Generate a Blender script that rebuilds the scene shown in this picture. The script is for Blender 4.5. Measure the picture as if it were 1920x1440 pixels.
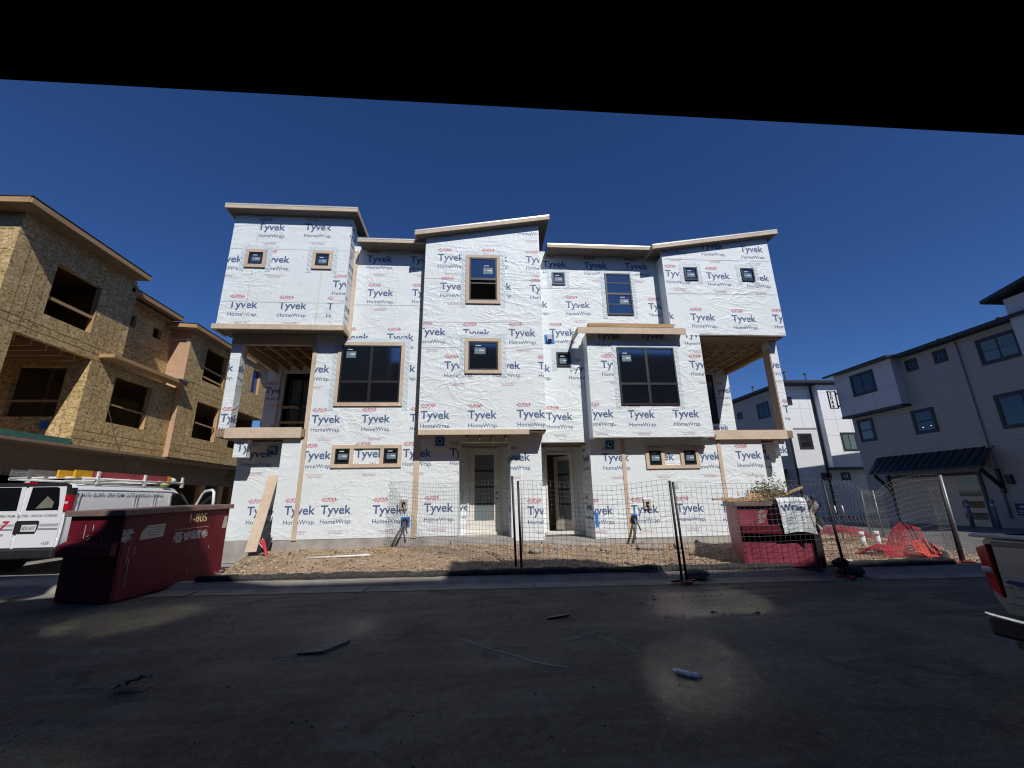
import bpy, bmesh, math, random
from mathutils import Matrix, Vector
R_ = math.radians
random.seed(7)
for o in list(bpy.data.objects): bpy.data.objects.remove(o)
S = bpy.context.scene
COL = S.collection

# ------------------------------------------------------------------ camera
cd = bpy.data.cameras.new("camera"); cam = bpy.data.objects.new("camera", cd); COL.objects.link(cam)
cd.sensor_width = 36; cd.lens = 780 / 1920 * 36; cd.clip_start = 0.05; cd.clip_end = 3000
yaw, pitch, roll = R_(4.61162883), R_(15.4944248), R_(-1.06097474)
fw = Vector((math.sin(yaw) * math.cos(pitch), math.cos(yaw) * math.cos(pitch), math.sin(pitch)))
ri = Vector((math.cos(yaw), -math.sin(yaw), 0)); up = ri.cross(fw)
r2 = ri * math.cos(roll) + up * math.sin(roll); u2 = -ri * math.sin(roll) + up * math.cos(roll)
cam.matrix_world = Matrix(((r2.x, u2.x, -fw.x, 0), (r2.y, u2.y, -fw.y, 0), (r2.z, u2.z, -fw.z, 1.5), (0, 0, 0, 1)))
S.camera = cam
# ------------------------------------------------------------------ light
SUN = Vector((0.325, -1.0, 1.0)).normalized()
el = math.asin(SUN.z); az = math.atan2(SUN.x, SUN.y)
w = bpy.data.worlds.new("World"); S.world = w; w.use_nodes = True
nt = w.node_tree; nt.nodes.clear()
sky = nt.nodes.new("ShaderNodeTexSky"); sky.sky_type = 'NISHITA'; sky.sun_disc = False
sky.sun_elevation = el; sky.sun_rotation = az; sky.altitude = 1600; sky.air_density = 1.0; sky.dust_density = 0.0; sky.ozone_density = 4.0
bg = nt.nodes.new("ShaderNodeBackground"); bg.inputs[1].default_value = 0.06
ow = nt.nodes.new("ShaderNodeOutputWorld")
hs = nt.nodes.new('ShaderNodeHueSaturation'); hs.inputs['Saturation'].default_value = 1.1
gn = nt.nodes.new('ShaderNodeMix'); gn.data_type = 'RGBA'; gn.blend_type = 'MULTIPLY'; gn.inputs[0].default_value = 1; gn.inputs[7].default_value = (0.78, 1.0, 1.42, 1)
nt.links.new(sky.outputs[0], hs.inputs['Color']); nt.links.new(hs.outputs[0], gn.inputs[6]); nt.links.new(gn.outputs[2], bg.inputs[0]); nt.links.new(bg.outputs[0], ow.inputs[0])
sl = bpy.data.lights.new("sun", 'SUN'); sl.energy = 4.0; sl.angle = R_(0.53); sl.color = (1, 0.965, 0.92)
so = bpy.data.objects.new("sun", sl); COL.objects.link(so); so.location = (10, -30, 40)
so.rotation_euler = SUN.to_track_quat('Z', 'Y').to_euler()
vs = S.view_settings; vs.view_transform = 'Standard'; vs.look = 'None'; vs.exposure = 0.0; vs.gamma = 1
S.cycles.max_bounces = 8; S.cycles.caustics_reflective = True; S.cycles.blur_glossy = 0.05
S.cycles.use_denoising = True; S.cycles.sample_clamp_indirect = 0; S.cycles.filter_width = 1.15

# ------------------------------------------------------------------ materials
def newmat(name):
    m = bpy.data.materials.new(name); m.use_nodes = True
    n = m.node_tree.nodes; l = m.node_tree.links
    return m, n, l, n["Principled BSDF"]
def ramp(n, stops):
    r = n.new("ShaderNodeValToRGB"); e = r.color_ramp.elements
    while len(e) < len(stops): e.new(0.5)
    for k, (p, c) in enumerate(stops):
        e[k].position = p; e[k].color = (c[0], c[1], c[2], 1) if hasattr(c, '__len__') else (c, c, c, 1)
    return r
def coords(n, l, scale=(1, 1, 1), rot=(0, 0, 0)):
    t = n.new("ShaderNodeTexCoord"); mp = n.new("ShaderNodeMapping")
    mp.inputs['Scale'].default_value = scale; mp.inputs['Rotation'].default_value = rot
    l.new(t.outputs['Object'], mp.inputs[0]); return mp.outputs[0]
def noise(n, l, vec, scale, detail=4, dist=0, rough=0.5, typ=None):
    x = n.new("ShaderNodeTexNoise"); x.inputs['Scale'].default_value = scale; x.inputs['Detail'].default_value = detail
    x.inputs['Distortion'].default_value = dist; x.inputs['Roughness'].default_value = rough
    if typ: x.noise_type = typ
    l.new(vec, x.inputs['Vector']); return x.outputs[0]
def mix(n, l, f, a, b, bt='MIX'):
    x = n.new("ShaderNodeMix"); x.data_type = 'RGBA'; x.blend_type = bt
    for s, v in ((0, f), (6, a), (7, b)):
        if hasattr(v, 'links'): l.new(v, x.inputs[s])
        elif hasattr(v, '__len__'): x.inputs[s].default_value = (v[0], v[1], v[2], 1)
        else: x.inputs[s].default_value = v
    return x.outputs[2]
def mth(n, l, op, a, b=0.0, c=0.0):
    x = n.new("ShaderNodeMath"); x.operation = op
    for s, v in enumerate((a, b, c)):
        if hasattr(v, 'links'): l.new(v, x.inputs[s])
        else: x.inputs[s].default_value = v
    return x.outputs[0]
def bump(n, l, p, h, strength=0.3, dist=0.02):
    b = n.new("ShaderNodeBump"); b.inputs['Strength'].default_value = strength; b.inputs['Distance'].default_value = dist
    l.new(h, b.inputs['Height']); l.new(b.outputs[0], p.inputs['Normal']); return b
def plain(name, c, rough=0.6, metal=0.0, var=0.12, scale=6.0, bmp=0.0, spec=0.5, coat=0.0):
    """a colour with slight blotches and grime of its own"""
    m, n, l, p = newmat(name); v = coords(n, l)
    f = noise(n, l, v, scale, 5, 0.3)
    r = ramp(n, [(0.3, [x * (1 - var) for x in c]), (0.7, [min(1, x * (1 + var)) for x in c])])
    l.new(f, r.inputs[0]); l.new(r.outputs[0], p.inputs['Base Color'])
    p.inputs['Roughness'].default_value = rough; p.inputs['Metallic'].default_value = metal
    p.inputs['Specular IOR Level'].default_value = spec; p.inputs['Coat Weight'].default_value = coat
    if bmp: bump(n, l, p, noise(n, l, v, scale * 6, 4), bmp, 0.01)
    return m

def wrinkle(n, l, p, strength=1.0):
    """soft diagonal creases and fine puckers of sheet wrap, taken from one field shared by film and print"""
    v1 = coords(n, l, (0.8, 0.8, 2.0), (0, R_(30), 0)); v2 = coords(n, l, (1.7, 1, 0.7), (0, R_(-38), 0)); v3 = coords(n, l)
    a = mth(n, l, 'ABSOLUTE', mth(n, l, 'SUBTRACT', noise(n, l, v1, 1.1, 2, 1.6), 0.5))
    b = mth(n, l, 'ABSOLUTE', mth(n, l, 'SUBTRACT', noise(n, l, v2, 1.9, 2, 1.2), 0.5))
    e = mth(n, l, 'ABSOLUTE', mth(n, l, 'SUBTRACT', noise(n, l, v3, 4.2, 3, 1.6), 0.5))
    c = noise(n, l, v3, 14, 4, 0.6); d = noise(n, l, v3, 0.75, 3)
    a = mth(n, l, 'POWER', mth(n, l, 'SUBTRACT', 0.5, a), 7); b = mth(n, l, 'POWER', mth(n, l, 'SUBTRACT', 0.5, b), 7); e = mth(n, l, 'POWER', mth(n, l, 'SUBTRACT', 0.5, e), 5)
    h = mth(n, l, 'MULTIPLY_ADD', a, 95, mth(n, l, 'MULTIPLY', b, 45))
    amp = mth(n, l, 'MULTIPLY', mth(n, l, 'MAXIMUM', mth(n, l, 'SUBTRACT', d, 0.36), 0.03), 3.6)
    h = mth(n, l, 'MULTIPLY', h, amp)
    h = mth(n, l, 'MULTIPLY_ADD', mth(n, l, 'MULTIPLY', e, amp), 4.5, h)
    h = mth(n, l, 'MULTIPLY_ADD', noise(n, l, v3, 0.9, 2, 0.4), 1.2, h)
    h = mth(n, l, 'MULTIPLY_ADD', c, 0.16, h)
    bump(n, l, p, h, strength, 0.05)
def wrapmat(name, c, dirt=0.05):
    m, n, l, p = newmat(name); v = coords(n, l)
    f = noise(n, l, v, 1.3, 4)
    r = ramp(n, [(0.3, [x * (1 - dirt) for x in c]), (0.65, c)]); l.new(f, r.inputs[0]); l.new(r.outputs[0], p.inputs['Base Color'])
    p.inputs['Roughness'].default_value = 0.5; p.inputs['Specular IOR Level'].default_value = 0.35
    wrinkle(n, l, p, 0.36); return m
WRAP = wrapmat("house_wrap", (0.735, 0.785, 0.795))
INK = wrapmat("wrap_blue_ink", (0.085, 0.135, 0.26)); RED = wrapmat("wrap_red_ink", (0.50, 0.06, 0.10)); FINE = wrapmat("wrap_fine_ink", (0.42, 0.43, 0.47))
CAPN = plain("wrap_staple", (0.12, 0.12, 0.13)); SEAM = wrapmat("wrap_seam_tape", (0.66, 0.72, 0.66))
WRAPM = [WRAP, INK, RED, FINE, CAPN, SEAM]
FLASH = wrapmat("flashing_tape", (0.60, 0.68, 0.72))
def trimmat(name, c):
    m, n, l, p = newmat(name); v = coords(n, l, (1, 1, 1)); f = noise(n, l, v, 14, 6, 0.2)
    r = ramp(n, [(0.3, [x * 0.86 for x in c]), (0.7, [x * 1.06 for x in c])]); l.new(f, r.inputs[0])
    g = noise(n, l, v, 1.1, 3); r2 = ramp(n, [(0.35, 0.86), (0.6, 1.0)]); l.new(g, r2.inputs[0])
    l.new(mix(n, l, 1.0, r.outputs[0], r2.outputs[0], 'MULTIPLY'), p.inputs['Base Color'])
    p.inputs['Roughness'].default_value = 0.75; bump(n, l, p, noise(n, l, v, 60, 3), 0.12, 0.004); return m
TRIM = trimmat("primed_trim_board", (0.62, 0.495, 0.365))
def lumber(name, c, along=0):
    m, n, l, p = newmat(name); sc = [14, 14, 14]; sc[along] = 0.7
    v = coords(n, l, sc); f = noise(n, l, v, 1.2, 6, 0.5)
    r = ramp(n, [(0.25, [x * 0.62 for x in c]), (0.55, c), (0.8, [min(1, x * 1.2) for x in c])]); l.new(f, r.inputs[0]); l.new(r.outputs[0], p.inputs['Base Color'])
    p.inputs['Roughness'].default_value = 0.75; bump(n, l, p, f, 0.15, 0.004); return m
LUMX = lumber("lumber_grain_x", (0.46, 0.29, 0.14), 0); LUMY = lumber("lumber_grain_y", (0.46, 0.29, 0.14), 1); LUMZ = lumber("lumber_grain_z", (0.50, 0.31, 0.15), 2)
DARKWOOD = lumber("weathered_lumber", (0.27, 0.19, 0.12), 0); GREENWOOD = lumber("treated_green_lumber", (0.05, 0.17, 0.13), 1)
def osbmat():
    m, n, l, p = newmat("strand_board"); cols = []
    for k, (rx, sc) in enumerate((((0.7), (1, 15, 34)), ((-0.9), (1, 36, 15)), ((0.15), (1, 13, 40)))):
        v = coords(n, l, (sc[1], sc[1], sc[2]), (rx, 0.3 * k, rx * 0.7)); vo = n.new("ShaderNodeTexVoronoi"); vo.inputs['Scale'].default_value = 0.8
        l.new(v, vo.inputs['Vector']); bw = n.new("ShaderNodeSeparateColor"); l.new(vo.outputs['Color'], bw.inputs[0]); cols.append(bw.outputs[k])
    a = mth(n, l, 'ADD', mth(n, l, 'MULTIPLY', cols[0], 0.4), mth(n, l, 'ADD', mth(n, l, 'MULTIPLY', cols[1], 0.35), mth(n, l, 'MULTIPLY', cols[2], 0.3)))
    r = ramp(n, [(0.14, (0.24, 0.15, 0.058)), (0.34, (0.50, 0.345, 0.145)), (0.62, (0.64, 0.47, 0.22)), (0.86, (0.86, 0.70, 0.42))]); l.new(a, r.inputs[0])
    g = noise(n, l, coords(n, l), 0.6, 3); r2 = ramp(n, [(0.35, 0.88), (0.65, 1.0)]); l.new(g, r2.inputs[0])
    sn = n.new("ShaderNodeVectorMath"); sn.operation = 'SNAP'; sn.inputs[1].default_value = (50, 1.22, 2.44); l.new(coords(n, l), sn.inputs[0])
    wn = n.new("ShaderNodeTexWhiteNoise"); l.new(sn.outputs[0], wn.inputs['Vector']); r3 = ramp(n, [(0.0, (0.80, 0.78, 0.74)), (1.0, (1.06, 1.05, 1.02))]); l.new(wn.outputs['Value'], r3.inputs[0])
    cc = mix(n, l, 1.0, r.outputs[0], r2.outputs[0], 'MULTIPLY')
    l.new(mix(n, l, 1.0, cc, r3.outputs[0], 'MULTIPLY'), p.inputs['Base Color'])
    p.inputs['Roughness'].default_value = 0.7; bump(n, l, p, a, 0.35, 0.008); return m
OSB = osbmat(); OSBLINE = plain("board_joint", (0.15, 0.105, 0.06)); GYP = plain("tan_gypsum_sheathing", (0.50, 0.32, 0.20), 0.85)
def glass(name, c=(0.008, 0.009, 0.011), rough=0.05, spec=0.9):
    m, n, l, p = newmat(name); p.inputs['Base Color'].default_value = (*c, 1); p.inputs['Roughness'].default_value = rough
    p.inputs['Specular IOR Level'].default_value = spec
    bump(n, l, p, noise(n, l, coords(n, l), 1.2, 2), 0.05, 0.02); return m
def loweglass(name, c=(0.006, 0.007, 0.008), rough=0.07, refl=0.33):
    m, n, l, p = newmat(name); p.inputs['Base Color'].default_value = (*c, 1); p.inputs['Roughness'].default_value = 0.5; p.inputs['Specular IOR Level'].default_value = 0.0
    g = n.new("ShaderNodeBsdfGlossy"); g.inputs['Roughness'].default_value = rough; g.inputs['Color'].default_value = (1, 1, 1, 1)
    b = n.new("ShaderNodeBump"); b.inputs['Strength'].default_value = 0.012; b.inputs['Distance'].default_value = 0.02; l.new(noise(n, l, coords(n, l), 1.4, 2), b.inputs['Height']); l.new(b.outputs[0], g.inputs['Normal'])
    x = n.new("ShaderNodeMixShader"); x.inputs[0].default_value = refl; l.new(p.outputs[0], x.inputs[1]); l.new(g.outputs[0], x.inputs[2]); l.new(x.outputs[0], n["Material Output"].inputs[0]); return m
GLASS = loweglass("window_glass"); VGLASS = glass("vehicle_glass", (0.006, 0.007, 0.008), 0.03, 0.6)
LGLASS = glass("lit_room_glass", (0.10, 0.13, 0.11)); FROST = plain("frosted_door_glass", (0.15, 0.18, 0.185), 0.25, 0, 0.05)  # lit_room_glass: a lit room's brightness put into the base colour
DGLASS = loweglass("dark_house_glass", (0.008, 0.009, 0.012), 0.05, 0.075)
BLACKF = plain("black_vinyl_frame", (0.016, 0.016, 0.018), 0.4, 0, 0.2)
STICK1 = plain("sticker_blue_grey", (0.10, 0.16, 0.21)); STICK2 = plain("sticker_white", (0.55, 0.62, 0.65))
BLUETAPE = plain("blue_tape", (0.02, 0.17, 0.52), 0.6, 0, 0.25, 20)
DOORW = plain("primed_door", (0.66, 0.63, 0.57), 0.5, 0, 0.05)
CONC = plain("concrete", (0.34, 0.32, 0.29), 0.9, 0, 0.22, 3, 0.3); GUTC = plain("gutter_concrete", (0.24, 0.215, 0.185), 0.9, 0, 0.25, 2.5, 0.3)
BLACKH = plain("dark_void_paint", (0.003, 0.003, 0.003), 1.0, 0, .1, 6, 0, 0.0); ROOFB = plain("black_underlay", (0.03, 0.03, 0.034), 0.7); METALE = plain("pale_drip_edge", (0.62, 0.66, 0.72), 0.35, 0.3)  # dark_void_paint: near-black that paints in the darkness of openings
SOFF = plain("soffit_board", (0.17, 0.15, 0.13), 0.8); GREYP = plain("grey_plastic", (0.42, 0.44, 0.46)); PVC = plain("white_pvc", (0.75, 0.75, 0.73), 0.35, 0, 0.05)
STEEL = plain("galvanised_steel", (0.30, 0.31, 0.32), 0.5, 0.6, 0.2); DSTEEL = plain("dark_steel_post", (0.035, 0.033, 0.032), 0.55, 0.4, 0.3); WIRE = plain("fence_wire", (0.17, 0.17, 0.17), 0.5, 0.3)
def siding(name, c, pitch=0.17, horizontal=True):
    m, n, l, p = newmat(name); v = coords(n, l); sx = n.new("ShaderNodeSeparateXYZ"); l.new(v, sx.inputs[0])
    fr = mth(n, l, 'FRACT', mth(n, l, 'DIVIDE', sx.outputs[2], pitch)); r = ramp(n, [(0.0, 0.25), (0.06, 0.9), (0.12, 1.0)])
    l.new(fr, r.inputs[0]); f = noise(n, l, v, 2, 4); r2 = ramp(n, [(0.3, [x * 0.93 for x in c]), (0.7, c)]); l.new(f, r2.inputs[0])
    l.new(mix(n, l, 1.0, r2.outputs[0], r.outputs[0], 'MULTIPLY'), p.inputs['Base Color']); p.inputs['Roughness'].default_value = 0.6
    bump(n, l, p, fr, 0.6, 0.03); return m
SIDGREY = siding("grey_lap_siding", (0.34, 0.32, 0.31)); SIDWHITE = siding("white_lap_siding", (0.72, 0.74, 0.74))
PANELW = plain("white_panel", (0.70, 0.71, 0.72), 0.6, 0, 0.03); PANELG = plain("light_grey_panel", (0.50, 0.50, 0.51), 0.6, 0, 0.04)
JOINT = plain("panel_joint", (0.22, 0.22, 0.23)); BLACKT = plain("black_trim", (0.018, 0.019, 0.023), 0.5); SHING = plain("shingles", (0.07, 0.068, 0.065), 0.9, 0, 0.4, 18, 0.5)

# ------------------------------------------------------------------ mesh helpers
INV = {}
class MB:
    def __init__(s): s.v = []; s.f = []; s.m = []; s.sm = []
    def poly(s, pts, m=0, sm=False):
        b = len(s.v); s.v += [Vector(p) for p in pts]; s.f.append(tuple(range(b, b + len(pts)))); s.m.append(m); s.sm.append(sm)
    def hexa(s, c, m=0):
        """8 corners: bottom 0-3 counter-clockwise, top 4-7"""
        b = len(s.v); s.v += [Vector(p) for p in c]
        for q in ((3, 2, 1, 0), (4, 5, 6, 7), (0, 1, 5, 4), (1, 2, 6, 5), (2, 3, 7, 6), (3, 0, 4, 7)):
            s.f.append(tuple(b + k for k in q)); s.m.append(m); s.sm.append(False)
    def box(s, x0, x1, y0, y1, z0, z1, m=0):
        s.hexa([(x0, y0, z0), (x1, y0, z0), (x1, y1, z0), (x0, y1, z0), (x0, y0, z1), (x1, y0, z1), (x1, y1, z1), (x0, y1, z1)], m)
    def beam(s, p0, p1, wd, h, m=0, upv=(0, 0, 1)):
        p0 = Vector(p0); p1 = Vector(p1); d = (p1 - p0).normalized(); a = d.cross(Vector(upv))
        if a.length < 1e-4: a = Vector((1, 0, 0))
        a.normalize(); b = a.cross(d).normalized(); a = a * wd / 2; b = b * h / 2
        s.hexa([p0 - a - b, p0 + a - b, p1 + a - b, p1 - a - b, p0 - a + b, p0 + a + b, p1 + a + b, p1 - a + b], m)
    def tube(s, pts, r, n=8, m=0, cap=True, sm=True):
        pts = [Vector(p) for p in pts]; b = len(s.v); k = len(pts); pa = None
        for i, p in enumerate(pts):
            d = (pts[min(i + 1, k - 1)] - pts[max(i - 1, 0)]).normalized()
            if pa is None: pa = d.orthogonal().normalized()
            pa = (pa - d * pa.dot(d)); pa = pa.normalized() if pa.length > 1e-6 else d.orthogonal().normalized()
            q = d.cross(pa); rr = r[i] if hasattr(r, '__len__') else r
            for j in range(n):
                t = 2 * math.pi * j / n; s.v.append(p + pa * (rr * math.cos(t)) + q * (rr * math.sin(t)))
        for i in range(k - 1):
            for j in range(n):
                j2 = (j + 1) % n; s.f.append((b + i * n + j, b + i * n + j2, b + (i + 1) * n + j2, b + (i + 1) * n + j)); s.m.append(m); s.sm.append(sm)
        if cap:
            s.f.append(tuple(b + j for j in reversed(range(n)))); s.m.append(m); s.sm.append(False)
            s.f.append(tuple(b + (k - 1) * n + j for j in range(n))); s.m.append(m); s.sm.append(False)
    def grid(s, fn, nu, nv, m=0, sm=True, closed_u=False):
        b = len(s.v)
        for i in range(nu + 1):
            for j in range(nv + 1): s.v.append(Vector(fn(i / nu, j / nv)))
        for i in range(nu):
            for j in range(nv):
                a = b + i * (nv + 1) + j; s.f.append((a, a + nv + 1, a + nv + 2, a + 1)); s.m.append(m); s.sm.append(sm)
    def blob(s, c, r, m=0, seed=0, n=7, rough=0.25, flat=1.0):
        rnd = random.Random(seed); b = len(s.v); c = Vector(c); rows = n
        ph = [rnd.uniform(0, 6.28) for _ in range(6)]
        for i in range(rows + 1):
            t = math.pi * i / rows
            for j in range(2 * n):
                a = math.pi * j / n; d = Vector((math.sin(t) * math.cos(a), math.sin(t) * math.sin(a), math.cos(t)))
                k = 1 + rough * (math.sin(3 * d.x + ph[0]) * math.sin(2.6 * d.y + ph[1]) + 0.5 * math.sin(5 * d.z + 4 * d.x + ph[2]))
                rr = r if hasattr(r, '__len__') else (r, r, r * flat)
                s.v.append(c + Vector((d.x * rr[0] * k, d.y * rr[1] * k, d.z * rr[2] * k)))
        for i in range(rows):
            for j in range(2 * n):
                j2 = (j + 1) % (2 * n); s.f.append((b + i * 2 * n + j, b + (i + 1) * 2 * n + j, b + (i + 1) * 2 * n + j2, b + i * 2 * n + j2)); s.m.append(m); s.sm.append(True)
    def build(s, name, mats, parent=None, local=False, origin=None, bevel=0.0, label=None):
        if not isinstance(mats, (list, tuple)): mats = [mats]
        me = bpy.data.meshes.new(name); iv = Matrix.Identity(4)
        if parent is not None and not local: iv = INV.get(parent.name, iv)
        if parent is None and origin is not None: iv = Matrix.Translation(-Vector(origin))
        me.from_pydata([tuple(iv @ p) for p in s.v], [], s.f)
        for mt in mats: me.materials.append(mt)
        me.polygons.foreach_set("material_index", s.m); me.polygons.foreach_set("use_smooth", s.sm); me.update()
        o = bpy.data.objects.new(name, me); COL.objects.link(o)
        if parent is not None: o.parent = parent; INV[o.name] = iv
        elif origin is not None: o.location = origin; INV[o.name] = iv
        if bevel:
            b = o.modifiers.new("bevel", 'BEVEL'); b.width = bevel; b.segments = 2; b.limit_method = 'ANGLE'; b.angle_limit = R_(40)
        if label: o['label'] = label
        return o
    def build_each(s, name, mats, parent=None, **k):
        """every 8-corner piece of this builder as an object of its own"""
        assert len(s.v) % 8 == 0
        for i in range(len(s.v) // 8):
            q = MB(); q.hexa(s.v[8 * i:8 * i + 8], s.m[6 * i]); q.build(name, mats, parent, **k)
def tag(o, label, cat, group=None, kind=None):
    o['label'] = label; o['category'] = cat
    if group: o['group'] = group
    if kind: o['kind'] = kind
    return o
def thing(name, label, cat, loc=(0, 0, 0), rot=0.0, group=None, pitch=0.0):
    o = bpy.data.objects.new(name, None); COL.objects.link(o); o.location = loc; o.rotation_euler = (pitch, 0, rot); o.empty_display_size = 0.3
    INV[o.name] = (Matrix.Translation(loc) @ o.rotation_euler.to_matrix().to_4x4()).inverted()
    return tag(o, label, cat, group)
def structure(o, label=None, kind='structure'):
    o['kind'] = kind
    if label: o['label'] = label
    return o
def copy_tree(o, parent=None):
    c = o.copy(); COL.objects.link(c); c.parent = parent
    for ch in list(o.children): copy_tree(ch, c)
    return c

class Fr:
    """a wall frame: u along the wall, z up, d outward"""
    def __init__(s, o, u, n): s.o = Vector(o); s.u = Vector(u); s.n = Vector(n)
    def P(s, u, z, d=0.0): return s.o + s.u * u + Vector((0, 0, z)) + s.n * d
    def box(s, mb, u0, u1, z0, z1, d0, d1, m=0):
        c = [s.P(u0, z0, d1), s.P(u1, z0, d1), s.P(u1, z0, d0), s.P(u0, z0, d0), s.P(u0, z1, d1), s.P(u1, z1, d1), s.P(u1, z1, d0), s.P(u0, z1, d0)]
        if s.u.cross(Vector((0, 0, 1))).dot(s.n) < 0: c = [c[1], c[0], c[3], c[2], c[5], c[4], c[7], c[6]]
        mb.hexa(c, m)
def FY(Y): return Fr((0, Y, 0), (1, 0, 0), (0, -1, 0))
def FX(X, sgn): return Fr((X, 0, 0), (0, 1, 0), (sgn, 0, 0))
def wall(mb, fr, u0, u1, z0, z1, holes=(), th=0.15, top=None, m=0, mi=None, sides=True):
    us = sorted({u0, u1, *[min(max(h[k], u0), u1) for h in holes for k in (0, 1)]}); zs = sorted({z0, z1, *[min(max(h[k], z0), z1) for h in holes for k in (2, 3)]})
    mi = m if mi is None else mi
    def solid(i, j):
        if not (0 <= i < len(us) - 1 and 0 <= j < len(zs) - 1): return False
        cu = (us[i] + us[i + 1]) / 2; cz = (zs[j] + zs[j + 1]) / 2
        return not any(h[0] < cu < h[1] and h[2] < cz < h[3] for h in holes)
    for i in range(len(us) - 1):
        for j in range(len(zs) - 1):
            if not solid(i, j): continue
            a, b, c, d = us[i], us[i + 1], zs[j], zs[j + 1]; last = j == len(zs) - 2
            da, db = (top(a), top(b)) if (last and top) else (d, d)
            P = fr.P
            mb.poly([P(a, c), P(b, c), P(b, db), P(a, da)], m); mb.poly([P(a, c, -th), P(a, da, -th), P(b, db, -th), P(b, c, -th)], mi)
            if sides:
                if not solid(i - 1, j): mb.poly([P(a, c), P(a, da), P(a, da, -th), P(a, c, -th)], mi if i else m)
                if not solid(i + 1, j): mb.poly([P(b, c), P(b, c, -th), P(b, db, -th), P(b, db)], mi if i < len(us) - 2 else m)
                if not solid(i, j - 1): mb.poly([P(a, c), P(a, c, -th), P(b, c, -th), P(b, c)], mi)
                if not solid(i, j + 1): mb.poly([P(a, da), P(b, db), P(b, db, -th), P(a, da, -th)], mi)

# ------------------------------------------------------------------ writing
_txt = {}
def text_tris(s, bold=0.0, shear=0.0):
    k = (s, bold, shear)
    if k in _txt: return _txt[k]
    c = bpy.data.curves.new("t", 'FONT'); c.body = s; c.size = 1; c.offset = bold; c.resolution_u = 3; c.shear = shear
    o = bpy.data.objects.new("t", c); COL.objects.link(o); bpy.context.view_layer.update()
    dg = bpy.context.evaluated_depsgraph_get(); me = o.evaluated_get(dg).to_mesh(); me.calc_loop_triangles()
    vs_ = [(v.co.x, v.co.y) for v in me.vertices]; tr = [[vs_[i] for i in t.vertices] for t in me.loop_triangles]
    o.evaluated_get(dg).to_mesh_clear(); bpy.data.objects.remove(o); bpy.data.curves.remove(c)
    xs = [p[0] for t in tr for p in t]; ys = [p[1] for t in tr for p in t]
    r = (tr, (min(xs), max(xs), min(ys), max(ys))); _txt[k] = r; return r
def fit(s, width, cap, bold=0.0, shear=0.0, ref=None):
    """triangles of a word, x from 0 to width, capital height cap, baseline at 0"""
    tr, (x0, x1, y0, y1) = text_tris(s, bold, shear); _, b = text_tris(ref or "H", bold); sx = width / (x1 - x0); sy = cap / (b[3] - max(b[2], 0))
    return [[((p[0] - x0) * sx, p[1] * sy) for p in t] for t in tr]
def clip(pts, box):
    for ax, lim, sg in ((0, box[0], 1), (0, box[1], -1), (1, box[2], 1), (1, box[3], -1)):
        out = []
        for i, p in enumerate(pts):
            q = pts[i - 1]; ip = (p[ax] - lim) * sg >= 0; iq = (q[ax] - lim) * sg >= 0
            if ip != iq:
                t = (lim - q[ax]) / (p[ax] - q[ax]); out.append((q[0] + (p[0] - q[0]) * t, q[1] + (p[1] - q[1]) * t))
            if ip: out.append(p)
        pts = out
        if len(pts) < 3: return None
    return pts
def put(mb, fr, tris, u, z, m, d=0.003, box=None, flip=False):
    for t in tris:
        q = [(u + (-p[0] if flip else p[0]), z + p[1]) for p in t]
        if box: q = clip(q, box)
        if q: mb.poly([fr.P(a, b, d) for a, b in q], m)
LOGO = None
def logo():
    global LOGO
    if LOGO is None:
        LOGO = [(fit("Tyvek", 0.80, 0.225, 0.020), 0, 0, 1), (fit("HomeWrap.", 0.82, 0.11, 0.006), 0.01, -0.25, 1), (fit("DUPONT", 0.33, 0.11, 0.012), 0.05, 0.31, 2)]
        g = [[(-0.02, 0.055), (0.03, 0.03), (0.03, 0.08)], [(0.40, 0.055), (0.35, 0.03), (0.35, 0.08)]]
        LOGO.append((g, 0.01, 0.31, 2))
        ln = lambda a, b, h: [[(a, 0), (b, 0), (b, h)], [(a, 0), (b, h), (a, h)]]
        LOGO += [(ln(0.1, 0.68, 0.006), 0, -0.43, 3), (ln(0.22, 0.60, 0.006), 0, -0.46, 2), (fit("MADE IN THE USA", 0.34, 0.026), 0.25, -0.51, 2)]
    return LOGO
def stamp(mb, fr, pos, box, d=0.003):
    for (u, z) in pos:
        for tr, du, dz, m in logo(): put(mb, fr, tr, u + du, z + dz, m, d, box)
def staples(mb, fr, box, holes=(), seed=1, step=0.42):
    rnd = random.Random(seed); u = box[0] + 0.1
    while u < box[1] - 0.05:
        z = box[2] + 0.1
        while z < box[3] - 0.05:
            a = u + rnd.uniform(-0.06, 0.06); b = z + rnd.uniform(-0.06, 0.06)
            if rnd.random() < 0.75 and not any(h[0] < a < h[1] and h[2] < b < h[3] for h in holes):
                mb.poly([fr.P(a - .008, b - .008, .004), fr.P(a + .008, b - .008, .004), fr.P(a + .008, b + .008, .004), fr.P(a - .008, b + .008, .004)], 4)
            z += step
        u += step
def seam(mb, fr, p0, p1, wd=0.035, m=5):
    (a, b), (c, d) = p0, p1; L = math.hypot(c - a, d - b); nx, nz = -(d - b) / L * wd / 2, (c - a) / L * wd / 2
    mb.poly([fr.P(a - nx, b - nz, .0045), fr.P(c - nx, d - nz, .0045), fr.P(c + nx, d + nz, .0045), fr.P(a + nx, b + nz, .0045)], m)

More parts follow.
